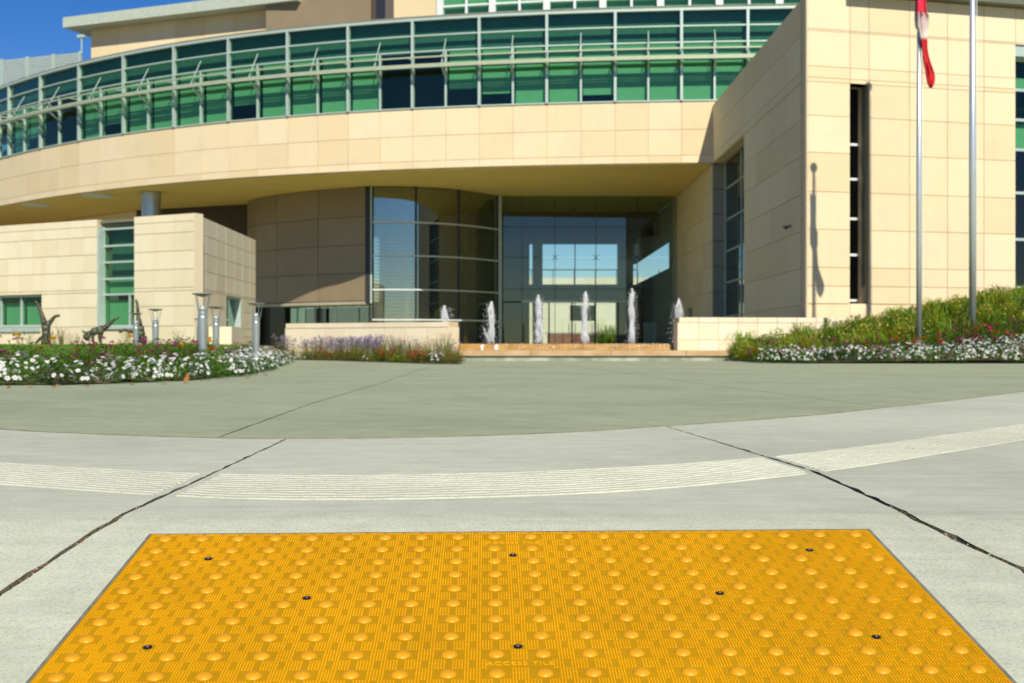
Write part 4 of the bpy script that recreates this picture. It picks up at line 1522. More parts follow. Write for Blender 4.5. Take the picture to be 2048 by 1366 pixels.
# ------------------------------------------------------------------ bollard lamps
LENS = plain('lamp_lens', (0.36, 0.40, 0.38), 0.25, 0.2, 0.03)
lamp = empty('bollard_lamp', (0, 0, 0))
MB().lathe([(0.052, 0), (0.055, 0.1), (0.066, 0.80), (0.067, 0.84)], n=20).build('post', STEEL, lamp, smooth=True, local=True)
MB().lathe([(0.078, 0.0), (0.078, 0.02), (0.056, 0.03)], n=20).build('base_flange', STEEL, lamp, local=True)
MB().lathe([(0.060, 0.842), (0.060, 0.858), (0.066, 0.860), (0.066, 0.876), (0.058, 0.878), (0.058, 0.892), (0.052, 0.894), (0.052, 0.906)], n=20).build('collar', STEEL, lamp, local=True)
MB().lathe([(0.050, 0.907), (0.050, 0.93), (0.044, 0.955), (0.030, 0.973), (0.008, 0.98)], n=20).build('lens', LENS, lamp, smooth=True, local=True)
for k in range(4):
    a = math.pi / 4 + k * math.pi / 2
    c_, s_ = math.cos(a), math.sin(a)
    MB().tube((0.066 * c_, 0.066 * s_, 0.85), (0.125 * c_, 0.125 * s_, 1.135), 0.006, n=6).build('rod', STEEL, lamp, local=True)
MB().lathe([(0.004, 1.098), (0.05, 1.110), (0.115, 1.132), (0.148, 1.140), (0.150, 1.146), (0.142, 1.150), (0.02, 1.156)], n=24).build('reflector_disc', STEEL, lamp, smooth=False, local=True)
LAMPS = [(405, 17.0, 'largest steel bollard lamp, standing in the white flowers'),
         (432, 22.8, 'steel bollard lamp just right of the largest lamp, before the stone wall corner'),
         (512, 20.9, 'steel bollard lamp at the right end of the flower bed, before the bronze wall'),
         (311, 24.3, 'steel bollard lamp right of the acrobat statues, before the pale pier'),
         (272, 27.3, 'steel bollard lamp in front of the rightmost acrobat statue'),
         (398, 33.0, 'smallest steel bollard lamp, mostly hidden behind the largest lamp')]
def lawn_z(X, Y):
    t = max(0.0, min(1.0, (Y - 15.5) / 9.0))
    t = t * t * (3 - 2 * t)
    fade = max(0.0, min(1.0, (-4.6 - X) / 2.5))
    return 0.24 * t * fade
for i, (px, Y, lab) in enumerate(LAMPS):
    o = lamp if i == 0 else copy_tree(lamp)
    X = XA(px, Y)
    o.location = (X, Y, 0.0)
    sc = 1.0
    o.scale = (1, 1, 1)
    o.rotation_euler.z = random.uniform(-0.2, 0.2)
    tag(o, lab, 'lamp', 'bollard lamps beside the lawn')

# ------------------------------------------------------------------ planting
LEAF = leaf_mat('leaf_green', (0.040, 0.115, 0.006), (0.150, 0.320, 0.018))
LEAF_D = leaf_mat('leaf_dark', (0.016, 0.050, 0.008), (0.06, 0.13, 0.014))
LEAF_O = leaf_mat('leaf_olive', (0.075, 0.095, 0.010), (0.23, 0.22, 0.03))
GRASS = leaf_mat('grass_blade', (0.070, 0.150, 0.004), (0.20, 0.33, 0.010))
GRASS_Y = leaf_mat('grass_yellow', (0.13, 0.165, 0.004), (0.34, 0.36, 0.012))
def petal(name, c, v=0.15):
    return leaf_mat(name, tuple(x * (1 - v) for x in c), tuple(min(1, x * (1 + v)) for x in c), 0.6, 0.3)
WHITE = petal('petal_white', (0.84, 0.84, 0.80), 0.06)
ORANGE = petal('petal_orange', (0.80, 0.13, 0.008))
YELLOW = petal('petal_yellow', (0.80, 0.46, 0.01))
MAGENTA = petal('petal_magenta', (0.46, 0.014, 0.25), 0.3)
RED = petal('petal_red', (0.62, 0.012, 0.018), 0.2)
LAV = petal('petal_lavender', (0.33, 0.27, 0.46), 0.2)
CENTRE = plain('flower_eye', (0.55, 0.22, 0.08), 0.7)

def leaf(m, c, d, L, W_, mi=0, bend=0.25):
    d = d.normalized()
    sdv = d.cross(Vector((0, 0, 1)))
    if sdv.length < 1e-3: sdv = Vector((1, 0, 0))
    sdv.normalize()
    upv = sdv.cross(d)
    a, b2, e_ = c, c + d * (L * 0.5) + upv * (L * bend * 0.4), c + d * L - upv * (L * bend * 0.4)
    m.mesh([a, b2 + sdv * W_, e_, b2 - sdv * W_], [(0, 1, 2), (0, 2, 3)], mi)

def flower5(m, c, nrm, r, rg_, mi=0, eye=1):
    nrm = nrm.normalized()
    u = nrm.orthogonal().normalized()
    w_ = nrm.cross(u)
    a0 = rg_.uniform(0, 6)
    for k in range(5):
        a = a0 + k * 1.2566
        p = lambda ang, rad, h: c + (u * math.cos(ang) + w_ * math.sin(ang)) * rad + nrm * h
        m.face([p(a, r * 0.08, 0), p(a - 0.55, r * 0.85, r * 0.12), p(a, r * 1.05, r * 0.02), p(a + 0.55, r * 0.85, r * 0.12)], mi)
    m.face([c + u * r * 0.16 + nrm * r * 0.08, c + w_ * r * 0.16 + nrm * r * 0.08, c - u * r * 0.16 + nrm * r * 0.08, c - w_ * r * 0.16 + nrm * r * 0.08], eye)

def pompom(m, c, r, rg_, mi=0):
    for k in range(34):
        z = rg_.uniform(-0.15, 1)
        a = rg_.uniform(0, 6.283)
        h = math.sqrt(max(0, 1 - z * z))
        d = Vector((math.cos(a) * h, math.sin(a) * h, z * 0.75))
        leaf(m, c + d * r * 0.35, d + Vector((rg_.gauss(0, .25), rg_.gauss(0, .25), rg_.gauss(0, .2))), r * 0.75, r * 0.22, mi, 0.3)

def dome_dir(rg_):
    a = rg_.uniform(0, 6.283)
    z = rg_.uniform(0.05, 1)
    h = math.sqrt(1 - z * z)
    return Vector((math.cos(a) * h, math.sin(a) * h, z))

def proto_bedding(seed, rad, ht, nleaf, leafL, leafW, mat, blooms, bmats, kind, big=0.03):
    rg_ = random.Random(seed)
    m = MB()
    for k in range(nleaf):
        d = dome_dir(rg_)
        f = rg_.uniform(0.35, 1.0)
        c = Vector((d.x * rad * f, d.y * rad * f, max(0.01, d.z * ht * f * 0.95)))
        dr_ = Vector((d.x + rg_.gauss(0, .5), d.y + rg_.gauss(0, .5), rg_.uniform(-0.1, 0.9)))
        leaf(m, c, dr_, leafL * rg_.uniform(0.7, 1.25), leafW * rg_.uniform(0.7, 1.2))
    fol = m.data('foliage', mat)
    m = MB()
    for k in range(blooms):
        d = dome_dir(rg_)
        d.z = max(d.z, 0.25)
        c = Vector((d.x * rad * 1.02, d.y * rad * 1.02, d.z * ht * 1.0 + 0.01))
        if kind == 'five':
            flower5(m, c, d + Vector((rg_.gauss(0, .3), rg_.gauss(0, .3) - 0.25, 0.25)), big * rg_.uniform(0.75, 1.15), rg_)
        else:
            c.z += 0.03
            pompom(m, c, big * rg_.uniform(0.8, 1.15), rg_)
    bl = m.data('blossoms', bmats) if blooms else None
    return fol, bl

def plant(name, pr, loc, label, cat, group, sc=1.0):
    e_ = empty(name, loc, label, cat, group, random.uniform(0, 6.28))
    e_.scale = (sc, sc, sc * random.uniform(0.88, 1.14))
    link(bpy.data.objects.new('foliage', pr[0]), e_)
    if pr[1] is not None:
        link(bpy.data.objects.new('blossoms', pr[1]), e_)
    return e_

VINCA = [proto_bedding(100 + i, 0.19, 0.30, 130, 0.058, 0.0125, LEAF if i % 3 else LEAF_D, n, [WHITE, CENTRE], 'five', 0.028) for i, n in enumerate((17, 21, 25, 12, 18, 23))]
GREEN = [proto_bedding(150 + i, 0.18, 0.33, 170, 0.055, 0.008, LEAF, 0, None, 'five') for i in range(3)]
def pom(col, seed, n=2, big=0.042):
    return proto_bedding(seed, 0.15, 0.34, 120, 0.06, 0.008, LEAF, n, [col], 'pom', big)
MARI = {'orange': [pom(ORANGE, 200), pom(ORANGE, 201, 1)], 'yellow': [pom(YELLOW, 202, 1), pom(YELLOW, 203, 2)],
        'magenta': [pom(MAGENTA, 204, 7, 0.032), pom(MAGENTA, 205, 9, 0.030)], 'red': [pom(RED, 206, 3, 0.03)]}

def soil_mesh(name, fz, x0, x1, y0, y1, nx, ny, mat, inside):
    m = MB()
    vs, fs = [], []
    for j in range(ny + 1):
        for i in range(nx + 1):
            x, y = x0 + (x1 - x0) * i / nx, y0 + (y1 - y0) * j / ny
            vs.append((x, y, fz(x, y)))
    for j in range(ny):
        for i in range(nx):
            if inside(x0 + (x1 - x0) * (i + .5) / nx, y0 + (y1 - y0) * (j + .5) / ny):
                a = j * (nx + 1) + i
                fs.append((a, a + 1, a + nx + 2, a + nx + 1))
    o = m.mesh(vs, fs).build(name, mat, smooth=True)
    return tag(o, kind='structure')

# ---- left bed: edge curve on the paving
EDGE = smooth_pts([(-10.5, 12.4), (-7.2, 12.45), tuple(G(0, 772)), tuple(G(150, 771)), tuple(G(300, 767)), tuple(G(430, 760)), tuple(G(510, 752)), tuple(G(552, 744)), tuple(G(566, 735)), (-4.55, 24.5), (-5.2, 30.0), (-6.5, 34.0)], 6)
def edge_d(x, y):                      # signed distance to the bed edge (positive inside)
    best, sg_ = 1e9, 1
    P = Vector((x, y))
    for a, b2 in zip(EDGE[:-1], EDGE[1:]):
        ab = b2 - a
        t = max(0, min(1, (P - a).dot(ab) / ab.length_squared))
        q_ = a + ab * t
        dd_ = (P - q_).length
        if dd_ < best:
            best = dd_
            sg_ = 1 if ab.x * (P.y - q_.y) - ab.y * (P.x - q_.x) > 0 else -1
    return best * sg_
def bed_z(x, y):
    d_ = edge_d(x, y)
    return 0.012 + max(0.0, min(0.15, (d_ - 0.35) * 0.17)) + lawn_z(x, y)
soil_mesh('soil', bed_z, -18, -3.3, 12.0, 36.5, 56, 84, SOIL, lambda x, y: edge_d(x, y) > 0.34)

placed = []
def free(x, y, r):
    for a, b2 in placed:
        if (a - x) ** 2 + (b2 - y) ** 2 < r * r:
            return False
    placed.append((x, y))
    return True
rp2 = random.Random(21)
cnt = 0
tries = 0
GRP_L = 'bedding plants in the left flower bed'
LAB_V = 'white vinca plant in flower in the left bed'
while tries < 9000 and cnt < 250:
    tries += 1
    y = 12.3 + 14 * rp2.random() ** 1.3
    x = rp2.uniform(-8.2, -3.4)
    d_ = edge_d(x, y)
    if d_ < 0.13 or d_ > 1.75:
        continue
    px = 1024 + x / y * F
    if px < -120 or (y > 20 and d_ > 0.8):
        continue
    if not free(x, y, 0.235):
        continue
    cnt += 1
    z = bed_z(x, y) - 0.01
    if d_ < 0.75:
        nz = noise.noise(Vector((x * 1.1, y * 0.9, 2)))
        if nz > 0.20:
            plant('green_bedding_plant', rp2.choice(GREEN), (x, y, z), 'leafy green bedding plant without flowers in the left bed', 'plant', 'plain green plants in the left bed', rp2.uniform(0.85, 1.1))
        else:
            plant('white_vinca', rp2.choice(VINCA), (x, y, z), LAB_V, 'flower', GRP_L, rp2.uniform(0.75, 1.0))
    else:
        k = rp2.random()
        if k < 0.17:
            plant('marigold', rp2.choice(MARI['orange']), (x, y, z), 'orange marigold plant at the back of the left bed', 'flower', 'orange marigolds in the left bed', rp2.uniform(0.95, 1.15))
        elif k < 0.27:
            plant('marigold', rp2.choice(MARI['yellow']), (x, y, z), 'yellow marigold plant at the back of the left bed', 'flower', 'yellow marigolds in the left bed', rp2.uniform(0.9, 1.1))
        elif k < 0.72:
            plant('petunia', rp2.choice(MARI['magenta']), (x, y, z), 'magenta petunia plant at the back of the left bed', 'flower', 'magenta petunias in the left bed', rp2.uniform(0.9, 1.1))
        elif k < 0.82:
            plant('zinnia', rp2.choice(MARI['red']), (x, y, z), 'red zinnia plant at the back of the left bed', 'flower', 'red zinnias in the left bed', rp2.uniform(0.9, 1.05))
        else:
            plant('green_bedding_plant', rp2.choice(GREEN), (x, y, z), 'leafy green bedding plant without flowers in the left bed', 'plant', 'plain green plants in the left bed', rp2.uniform(0.85, 1.05))

# ---- lawn
m = MB()
rl = random.Random(31)
for k in range(26000):
    y = rl.uniform(14.0, 35.0)
    x = rl.uniform(-17.0, -5.0)
    px = 1024 + x / y * F
    if px < -60 or edge_d(x, y) < 1.35:
        continue
    z = bed_z(x, y)
    h = rl.uniform(0.025, 0.055)
    a = rl.uniform(0, 6.28)
    u = Vector((math.cos(a), math.sin(a), 0)) * 0.009
    t = Vector((x + rl.gauss(0, .014), y + rl.gauss(0, .014), z + h))
    m.face([Vector((x, y, z)) - u, Vector((x, y, z)) + u, t])
tag(m.build('lawn_grass', GRASS), 'short green lawn behind the left flower bed', 'grass', kind='stuff')
soil_mesh('lawn', lambda x, y: bed_z(x, y) + 0.012, -18, -4.6, 13.5, 36.2, 40, 60, plain('turf', (0.075, 0.145, 0.008), 0.9, var=0.3, scale=3), lambda x, y: edge_d(x, y) > 1.5)
# taller weeds against the low wing
def tuft_data(seed, n, h, spread, mat, width=0.006, droop=0.5):
    rg_ = random.Random(seed)
    m = MB()
    for k in range(n):
        a = rg_.uniform(0, 6.283)
        r_ = rg_.random() * spread * 0.35
        b0 = Vector((math.cos(a) * r_, math.sin(a) * r_, 0))
        out = Vector((math.cos(a + rg_.gauss(0, .5)), math.sin(a + rg_.gauss(0, .5)), 0))
        L = h * rg_.uniform(0.55, 1.1)
        lean = rg_.uniform(0.15, 1.0) * spread
        sd_ = Vector((-out.y, out.x, 0)) * width
        p1 = b0 + out * lean * 0.35 + Vector((0, 0, L * 0.6))
        p2 = b0 + out * lean * 0.8 + Vector((0, 0, L * (1.0 - 0.1 * droop)))
        p3 = b0 + out * lean * 1.25 + Vector((0, 0, L * (1.0 - 0.45 * droop)))
        m.mesh([b0 - sd_, b0 + sd_, p1 - sd_, p1 + sd_, p2 - sd_ * .7, p2 + sd_ * .7, p3], [(0, 1, 3, 2), (2, 3, 5, 4), (4, 5, 6)])
    return m.data('foliage', mat)
WEED = [tuft_data(400 + i, 14, 0.55, 0.25, LEAF_O, 0.006) for i in range(3)]
for k in range(18):
    u = rl.uniform(5.0, 14.5)
    P = p0 + ld * u - n2 * 0 + Vector((ld.y, -ld.x)) * rl.uniform(0.3, 0.9)
    plant('weed_tuft', (rl.choice(WEED), None), (P.x, P.y, bed_z(P.x, P.y) - 0.02), 'thin dry weed tuft along the foot of the low wing', 'plant', 'weeds along the low wing', rl.uniform(0.5, 1.1))

# ---- lavender and mixed bed in front of the long low wall
def wisp(seed, mat, colr, n=34, h=0.54, sp=0.26, fl=1.0):
    rg_ = random.Random(seed)
    f, b_ = MB(), MB()
    for k in range(110):
        d = dome_dir(rg_)
        q_ = rg_.uniform(0.3, 1)
        leaf(f, Vector((d.x * 0.24 * q_, d.y * 0.24 * q_, d.z * 0.26 * q_)), d + Vector((0, 0, .5)), 0.06, 0.011)
    for k in range(n):
        a = rg_.uniform(0, 6.283)
        r_ = rg_.random() * sp
        t = Vector((math.cos(a) * r_ * 1.3, math.sin(a) * r_ * 1.3, h * rg_.uniform(0.62, 1.08)))
        b0 = Vector((math.cos(a) * r_ * .4, math.sin(a) * r_ * .4, 0.08))
        sd_ = Vector((0.0032, 0, 0))
        f.mesh([b0 - sd_, b0 + sd_, t + sd_ * .6, t - sd_ * .6], [(0, 1, 2, 3)])
        if rg_.random() < fl:
            for j in range(6):
                c = t + Vector((rg_.gauss(0, .016), rg_.gauss(0, .016), -rg_.random() * 0.05))
                leaf(b_, c, dome_dir(rg_), 0.030, 0.012)
        else:
            leaf(f, t, dome_dir(rg_), 0.02, 0.008)
    return f.data('foliage', mat), b_.data('blossoms', colr)
LAVP = [wisp(500 + i, LEAF_O, LAV) for i in range(4)]
WISPY = [wisp(520 + i, LEAF_O, LAV, 26, 0.5, 0.26, 0.15) for i in range(3)]
SALV = [proto_bedding(540 + i, 0.2, 0.30, 150, 0.06, 0.011, LEAF_O, 5, [RED], 'pom', 0.042) for i in range(2)]
LOWG = [proto_bedding(560 + i, 0.22, 0.20, 170, 0.06, 0.016, leaf_mat('leaf_lime', (0.09, 0.16, 0.006), (0.23, 0.33, 0.02)) if i == 0 else bpy.data.materials['leaf_lime'], 0, None, 'five') for i in range(2)]
E2 = [G(548, 718), G(650, 721), G(760, 724.5), G(860, 728), G(922, 728.5)]
E2 = [Vector(p) for p in E2]
WL0, WL1 = Vector((XA(572, 36.0), 36.0)), Vector((XA(897, 33.2), 33.2))
m = MB()
bed2 = E2 + [Vector((-1.35, 31.2)), WL1 + Vector((0.1, -0.1)), WL0 + Vector((-1.5, 0.5)), Vector((-8.2, 37.5))]
m.face([(p.x, p.y, 0.02) for p in bed2])
o = m.build('soil', SOIL)
tag(o, kind='structure')
r3 = random.Random(77)
LEDGE = smooth_pts([tuple(p) for p in E2], 5)
n2c = 0
for k in range(1600):
    t = r3.random()
    i_ = t * (len(LEDGE) - 1)
    A = LEDGE[int(i_)].lerp(LEDGE[min(len(LEDGE) - 1, int(i_) + 1)], i_ - int(i_))
    B = WL0.lerp(WL1, t) + Vector((-0.2, -0.35))
    if t > 0.8:
        B = A.lerp(B, 0.6)
    v = r3.random()
    P = A.lerp(B, 0.04 + 0.9 * v)
    if not free(P.x, P.y, 0.24 if v < 0.3 else 0.30):
        continue
    n2c += 1
    if n2c > 240: break
    loc = (P.x, P.y, 0.01)
    px = 1024 + P.x / P.y * F
    if v > 0.25 and px < 760:
        plant('lavender', r3.choice(LAVP), loc, 'wispy lavender-flowered plant before the long low wall', 'plant', 'lavender plants before the long low wall', r3.uniform(0.85, 1.2))
    elif v > 0.3:
        plant('wispy_plant', r3.choice(WISPY), loc, 'thin seed-stalk plant before the right part of the long low wall', 'plant', 'wispy stalk plants before the low wall', r3.uniform(0.8, 1.2))
    else:
        k2 = r3.random()
        if px > 620 and k2 < 0.42:
            plant('salvia', r3.choice(SALV), loc, 'red-flowered plant at the front of the bed before the long low wall', 'flower', 'red flowers before the long low wall', r3.uniform(0.8, 1.05))
        elif 740 < px < 800:
            plant('groundcover_plant', r3.choice(LOWG), loc, 'low lime-green plant at the edge of the lavender bed', 'plant', 'lime green plants before the low wall', r3.uniform(0.8, 1.1))
        elif k2 < 0.52:
            plant('white_vinca', r3.choice(VINCA), loc, 'white-flowered plant at the edge of the lavender bed', 'flower', 'white flowers before the long low wall', r3.uniform(0.6, 0.8))
        else:
            plant('wispy_plant', r3.choice(WISPY), loc, 'olive leafy plant at the edge of the lavender bed', 'plant', 'olive plants at the edge of the lavender bed', r3.uniform(0.6, 0.95))

# ---- right bank
def bank_z(x, y):
    t = max(0.0, min(1.0, (y - 26.9) / 4.4))
    t = t ** 0.9
    return 0.012 + t * max(0.02, 0.05 + (x - 6.0) * 0.185)
def bank_in(x, y):
    return x > 5.75 and y > 26.85 + max(0, (6.6 - x)) * 1.0 and y < 33.0 + max(0, min(1, (x - 9.3))) * (0.9 + (x - 9.3) * 0.25) 
soil_mesh('soil', lambda x, y: bank_z(x, y) - 0.006, 5.0, 18, 26.6, 37, 65, 52, SOIL, lambda x, y: bank_in(x, y - 0.3) and bank_in(x, y) and bank_in(x - 0.5, y - 0.1))
VINCA_R = [proto_bedding(600 + i, 0.21, 0.31, 110, 0.06, 0.014, LEAF if i else LEAF_D, n, [WHITE, CENTRE], 'five', 0.026) for i, n in enumerate((18, 22, 27))]
r4 = random.Random(9)
cw = 0
for k in range(9000):
    x = r4.uniform(5.2, 12.4)
    y = 26.9 + r4.random() * 3.0
    if not bank_in(x, y - 0.15): continue
    px = 1024 + x / y * F
    if px > 2110: continue
    dep = (y - 26.9 - max(0, 6.6 - x)) / (0.60 + (x - 5.2) * 0.17)
    if dep > 1.3: continue
    if not free(x, y, 0.225 if dep < 0.7 else 0.19): continue
    cw += 1
    if cw > 420: break
    loc = (x, y, bank_z(x, y) - 0.01)
    if dep < 0.80 and r4.random() < 0.93:
        plant('white_vinca', r4.choice(VINCA_R), loc, 'white vinca plant in flower along the front of the right bank', 'flower', 'white vinca on the right bank', r4.uniform(0.85, 1.2))
    elif r4.random() < 0.5:
        plant('petunia', r4.choice(MARI['magenta']), loc, 'magenta petunia plant behind the white flowers on the right bank', 'flower', 'magenta petunias on the right bank', r4.uniform(1.15, 1.45))
    elif r4.random() < 0.75:
        plant('marigold', r4.choice(MARI['orange']), loc, 'orange marigold plant among the right bank flowers', 'flower', 'orange marigolds on the right bank', r4.uniform(1.2, 1.5))
    else:
        plant('zinnia', r4.choice(MARI['red']), loc, 'red zinnia plant among the right bank flowers', 'flower', 'red zinnias on the right bank', r4.uniform(1.15, 1.4))
TUFT_M = [GRASS, GRASS_Y, leaf_mat('grass_lime', (0.14, 0.24, 0.006), (0.30, 0.44, 0.015)), LEAF_O, GRASS]
TUFT = [tuft_data(700 + i, 64 + 12 * (i % 3), 0.60 + 0.06 * (i % 3), 0.50, TUFT_M[i], 0.011 + 0.003 * (i % 2), 1.3) for i in range(5)]
def shrub(seed):
    rg_ = random.Random(seed)
    f, b_ = MB(), MB()
    for k in range(620):
        d = dome_dir(rg_)
        q_ = rg_.uniform(0.3, 1)
        c = Vector((d.x * 0.36 * q_, d.y * 0.36 * q_, d.z * 0.48 * q_))
        leaf(f, c, d + Vector((rg_.gauss(0, .3), rg_.gauss(0, .3), .5)), 0.07, 0.014)
    for k in range(34):
        d = dome_dir(rg_)
        c = Vector((d.x * 0.38, d.y * 0.38, max(.12, d.z) * 0.53))
        flower5(b_, c, d + Vector((0, -.3, .2)), 0.017, rg_, 0, 0)
    return f.data('foliage', (GRASS_Y, LEAF, GRASS)[seed % 3]), b_.data('blossoms', petal('petal_pale_yellow', (0.70, 0.58, 0.16)) if seed == 800 else bpy.data.materials['petal_pale_yellow'])
SHRUB = [shrub(800 + i) for i in range(3)]
ng = 0
for k in range(3000):
    x = r4.uniform(5.9, 15.5)
    y = r4.uniform(27.4, 34.5)
    px = 1024 + x / y * F
    if px > 2130 or not bank_in(x, y + 0.3): continue
    dep = (y - 26.9 - max(0, 6.6 - x)) / (0.60 + (x - 5.2) * 0.17)
    if dep < 1.15: continue
    if not free(x, y, 0.32): continue
    ng += 1
    if ng > 280: break
    loc = (x, y, bank_z(x, y) - 0.02)
    if r4.random() < 0.34:
        plant('ornamental_grass', (r4.choice(TUFT), None), loc, 'arching green grass tuft on the right bank', 'grass', 'grass tufts on the right bank', r4.uniform(0.55, 1.0))
    else:
        plant('flowering_shrub', r4.choice(SHRUB), loc, 'yellow-green shrub with tiny pale flowers on the right bank', 'shrub', 'small flowering shrubs on the right bank', r4.uniform(0.75, 1.2))

# plants in the court behind the lobby
for i, x in enumerate((7.7, 8.4, 9.1, 8.0, 8.8)):
    plant('ornamental_grass', (TUFT[i % 5], None), (x, 102.5 + (i % 2) * 0.8, 0), 'bright grass clump seen through the lobby glass', 'grass', 'grass clumps behind the lobby', 3.2)

plant('potted_plant', (proto_bedding(900, 0.38, 2.3, 420, 0.22, 0.035, LEAF_D, 0, None, 'five')[0], None), (XA(1275, 66), 66, 0.02), 'tall dark indoor plant inside the lobby behind the tallest jet', 'plant', None)
# fallen leaves along the bed edge
DRY = leaf_mat('dry_leaf', (0.30, 0.10, 0.03), (0.48, 0.24, 0.08), 0.8, 0.1)
for i, (px, py, s, lab) in enumerate(((375, 766, 1.7, 'curled orange leaf standing at the edge of the left flower bed'), (265, 770, 1.2, None), (18, 776, 1.0, None), (110, 774, 1.3, None), (60, 775, 0.9, None), (495, 757, 0.9, None), (530, 751, 1.0, None), (330, 769, 0.8, None), (175, 773, 0.8, None))):
    q_ = G(px, py)
    m = MB()
    rg_ = random.Random(i)
    vs, fs = [], []
    for a in range(7):
        for b3 in range(4):
            u, v = a / 6 * 2 - 1, b3 / 3 * 2 - 1
            wd2 = (1 - abs(u) ** 1.6) * 0.028 + 0.001
            vs.append((u * 0.05, v * wd2, 0.006 + 0.008 * v * v + 0.010 * u * u + rg_.gauss(0, .002)))
    for a in range(6):
        for b3 in range(3):
            k = a * 4 + b3
            fs.append((k, k + 4, k + 5, k + 1))
    o = m.mesh(vs, fs).build('fallen_leaf', DRY, smooth=True)
    o.location = (q_.x, q_.y, 0.002)
    s *= 0.75
    o.scale = (s, s, s)
    o.rotation_euler = (rg_.uniform(-.2, .2), rg_.uniform(-.2, .2), rg_.uniform(0, 6)) if i else (0.2, -1.1, 0.9)
    o.location.z = 0.002 if i else 0.045
    sd = o.modifiers.new('thickness', 'SOLIDIFY')
    sd.thickness = 0.0015
    tag(o, lab or 'small dry brown leaf lying at the edge of the left flower bed', 'leaf', None if lab else 'fallen leaves along the left bed')

# ------------------------------------------------------------------ acrobat statues
BRONZE = NT('green_bronze')
nb = BRONZE.noise(7, 6, 0.7, BRONZE.pos())
BRONZE.l(BRONZE.ramp(nb.outputs[0], [(0.3, (0.045, 0.030, 0.018)), (0.5, (0.085, 0.065, 0.038)), (0.62, (0.075, 0.13, 0.085)), (0.75, (0.12, 0.19, 0.13))]).outputs[0], BRONZE.b.inputs['Base Color'])
BRONZE.set(0.5, 0.35, 0.5)
BRONZE = BRONZE.m
BRONZE_S = plain('green_patina', (0.095, 0.115, 0.07), 0.55, 0.25, 0.35, 9)
def figure(name, Y, joints, edges, label, hair=None):
    """one skinned body from joints given as crop pixels (x, y, depth offset, radius)"""
    me = bpy.data.meshes.new('body')
    keys = list(joints)
    co = []
    for k in keys:
        x, y, dy, r_ = joints[k]
        P = at(x / 6.21, 560 + y / 6.21, Y)
        co.append((P.x, P.y + dy, P.z))
    me.from_pydata(co, [(keys.index(a), keys.index(b2)) for a, b2 in edges], [])
    o = bpy.data.objects.new('tmp', me)
    COL.objects.link(o)
    md = o.modifiers.new('skin', 'SKIN')
    sv = me.skin_vertices[0].data
    for i, k in enumerate(keys):
        sv[i].radius = (joints[k][3] * (1.3 if k in ('hip', 'waist', 'chest', 'head') else 1.12),) * 2
        sv[i].use_root = (k == 'hip')
    o.modifiers.new('sub', 'SUBSURF').levels = 2
    o.modifiers['sub'].render_levels = 2
    bpy.context.view_layer.update()
    bm_ = bpy.data.meshes.new_from_object(o.evaluated_get(bpy.context.evaluated_depsgraph_get()))
    bpy.data.objects.remove(o)
    gx = sum(c[0] for c in co) / len(co)
    zmin = min(c[2] for c in co)
    e_ = empty(name, (gx, Y, zmin), label, 'statue', 'bronze acrobat statues on the lawn')
    bm_.transform(Matrix.Translation((-gx, -Y, -zmin)))
    bm_.materials.clear()
    bm_.materials.append(BRONZE)
    for p in bm_.polygons: p.use_smooth = True
    bm_.name = 'body'
    link(bpy.data.objects.new('body', bm_), e_)
    jp = {k: at(v[0] / 6.21, 560 + v[1] / 6.21, Y) + Vector((0, v[2], 0)) for k, v in joints.items()}
    m = MB()
    pts = [jp['hip'].lerp(jp['hl'], 0.3), jp['waist'], jp['chest'], jp['chest'].lerp(jp['neck'], 0.55)]
    for (a_, b_), (r0, r1) in zip(zip(pts[:-1], pts[1:]), ((0.118, 0.098), (0.098, 0.112), (0.112, 0.06))):
        m.tube(a_, b_, r0, r1, 10)
    m.build('shirt', BRONZE_S, e_, smooth=True)
    for k_ in ('l', 'r'):
        MB().tube(jp['hip'].lerp(jp['h' + k_], 0.5), jp['h' + k_].lerp(jp['k' + k_], 0.55), 0.085, 0.072, 10).build('trouser_leg', BRONZE, e_, smooth=True)
        d_ = (jp['t' + k_] - jp['a' + k_]).normalized()
        m = MB()
        blob(m, jp['a' + k_].lerp(jp['t' + k_], 0.7), 0.045, 0.045, 0.11, d_.to_track_quat('Z', 'Y').to_matrix())
        m.build('shoe', BRONZE, e_, smooth=True)
    hx, hy, hd, hr = joints['head']
    if hair:
        P = at(hx / 6.21, 560 + hy / 6.21, Y)
        m = MB()
        rg_ = random.Random(len(name))
        for k in range(30):
            d = Vector((rg_.gauss(0, 1), rg_.gauss(0, 1), rg_.gauss(0, 1))).normalized()
            blob(m, P + Vector((0, hd, 0)) + d * hr * 0.85 + Vector(hair) * 0.03, 0.035, 0.035, 0.045)
        m.build('hair', BRONZE, e_, smooth=True)
    return e_
E_BODY = [('hip', 'waist'), ('waist', 'chest'), ('chest', 'neck'), ('neck', 'head'),
          ('hip', 'hl'), ('hl', 'kl'), ('kl', 'al'), ('al', 'tl'), ('hip', 'hr'), ('hr', 'kr'), ('kr', 'ar'), ('ar', 'tr'),
          ('chest', 'sl'), ('sl', 'el'), ('el', 'wl'), ('wl', 'fl'), ('chest', 'sr'), ('sr', 'er'), ('er', 'wr'), ('wr', 'fr')]
YS = 32.5
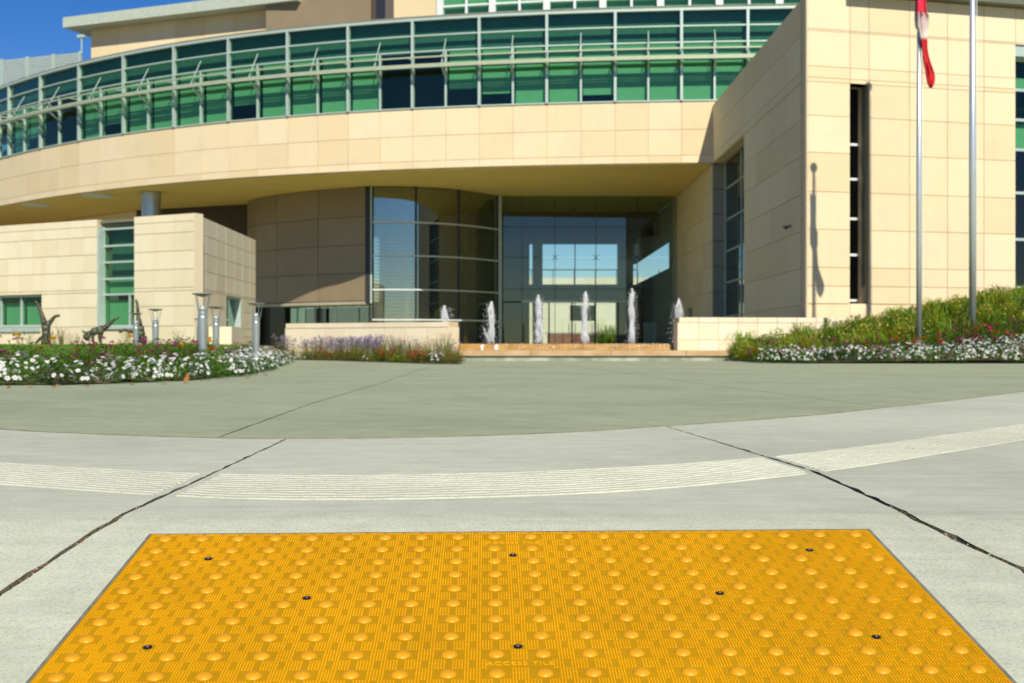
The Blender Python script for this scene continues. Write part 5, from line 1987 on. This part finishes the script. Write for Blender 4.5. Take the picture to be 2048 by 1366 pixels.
figure('acrobat_statue', YS, dict(
    hip=(570, 575, 0, .085), waist=(572, 630, 0, .085), chest=(575, 690, 0, .095), neck=(572, 728, 0, .045), head=(565, 758, -.05, .085),
    hl=(552, 545, 0, .07), kl=(515, 430, .02, .055), al=(478, 320, .02, .038), tl=(438, 268, .02, .028),
    hr=(595, 555, 0, .07), kr=(640, 508, -.03, .055), ar=(688, 452, -.03, .038), tr=(722, 445, -.03, .028),
    sl=(545, 698, 0, .05), el=(500, 730, -.02, .038), wl=(455, 778, -.02, .03), fl=(432, 788, -.02, .026),
    sr=(598, 700, 0, .05), er=(600, 745, .03, .038), wr=(600, 782, .03, .03), fr=(604, 794, .03, .026)), E_BODY,
    'green bronze child in a handstand with legs spread, leftmost statue', (0, 0, -1))
figure('acrobat_statue', YS, dict(
    hip=(1262, 612, 0, .085), waist=(1215, 625, 0, .08), chest=(1160, 645, 0, .095), neck=(1125, 665, 0, .045), head=(1092, 690, -.03, .09),
    hl=(1282, 600, .04, .07), kl=(1345, 560, .05, .052), al=(1398, 500, .05, .038), tl=(1445, 475, .05, .028),
    hr=(1258, 640, -.03, .07), kr=(1246, 705, -.03, .055), ar=(1252, 775, -.03, .038), tr=(1268, 792, -.06, .028),
    sl=(1140, 640, .04, .048), el=(1080, 655, .06, .036), wl=(1032, 650, .06, .028), fl=(1012, 622, .06, .024),
    sr=(1158, 675, -.04, .048), er=(1160, 725, -.05, .036), wr=(1170, 775, -.05, .028), fr=(1176, 792, -.05, .024)), E_BODY,
    'green bronze child bending forward with one leg kicked up behind, middle statue', (-.5, 0, -1))
figure('acrobat_statue', YS, dict(
    hip=(1738, 590, 0, .08), waist=(1748, 635, 0, .08), chest=(1755, 685, 0, .09), neck=(1765, 718, 0, .045), head=(1785, 745, -.03, .085),
    hl=(1725, 560, 0, .065), kl=(1712, 430, .02, .05), al=(1705, 320, .02, .036), tl=(1692, 264, .02, .026),
    hr=(1720, 605, -.04, .065), kr=(1640, 645, -.06, .05), ar=(1550, 615, -.06, .036), tr=(1508, 640, -.06, .026),
    sl=(1730, 695, 0, .05), el=(1722, 740, .03, .036), wl=(1718, 782, .03, .028), fl=(1716, 798, .03, .024),
    sr=(1780, 690, 0, .05), er=(1778, 745, -.03, .036), wr=(1772, 785, -.03, .028), fr=(1772, 800, -.03, .024)), E_BODY,
    'green bronze child in a handstand with one knee bent, rightmost statue behind a lamp', (.3, 0, -1))
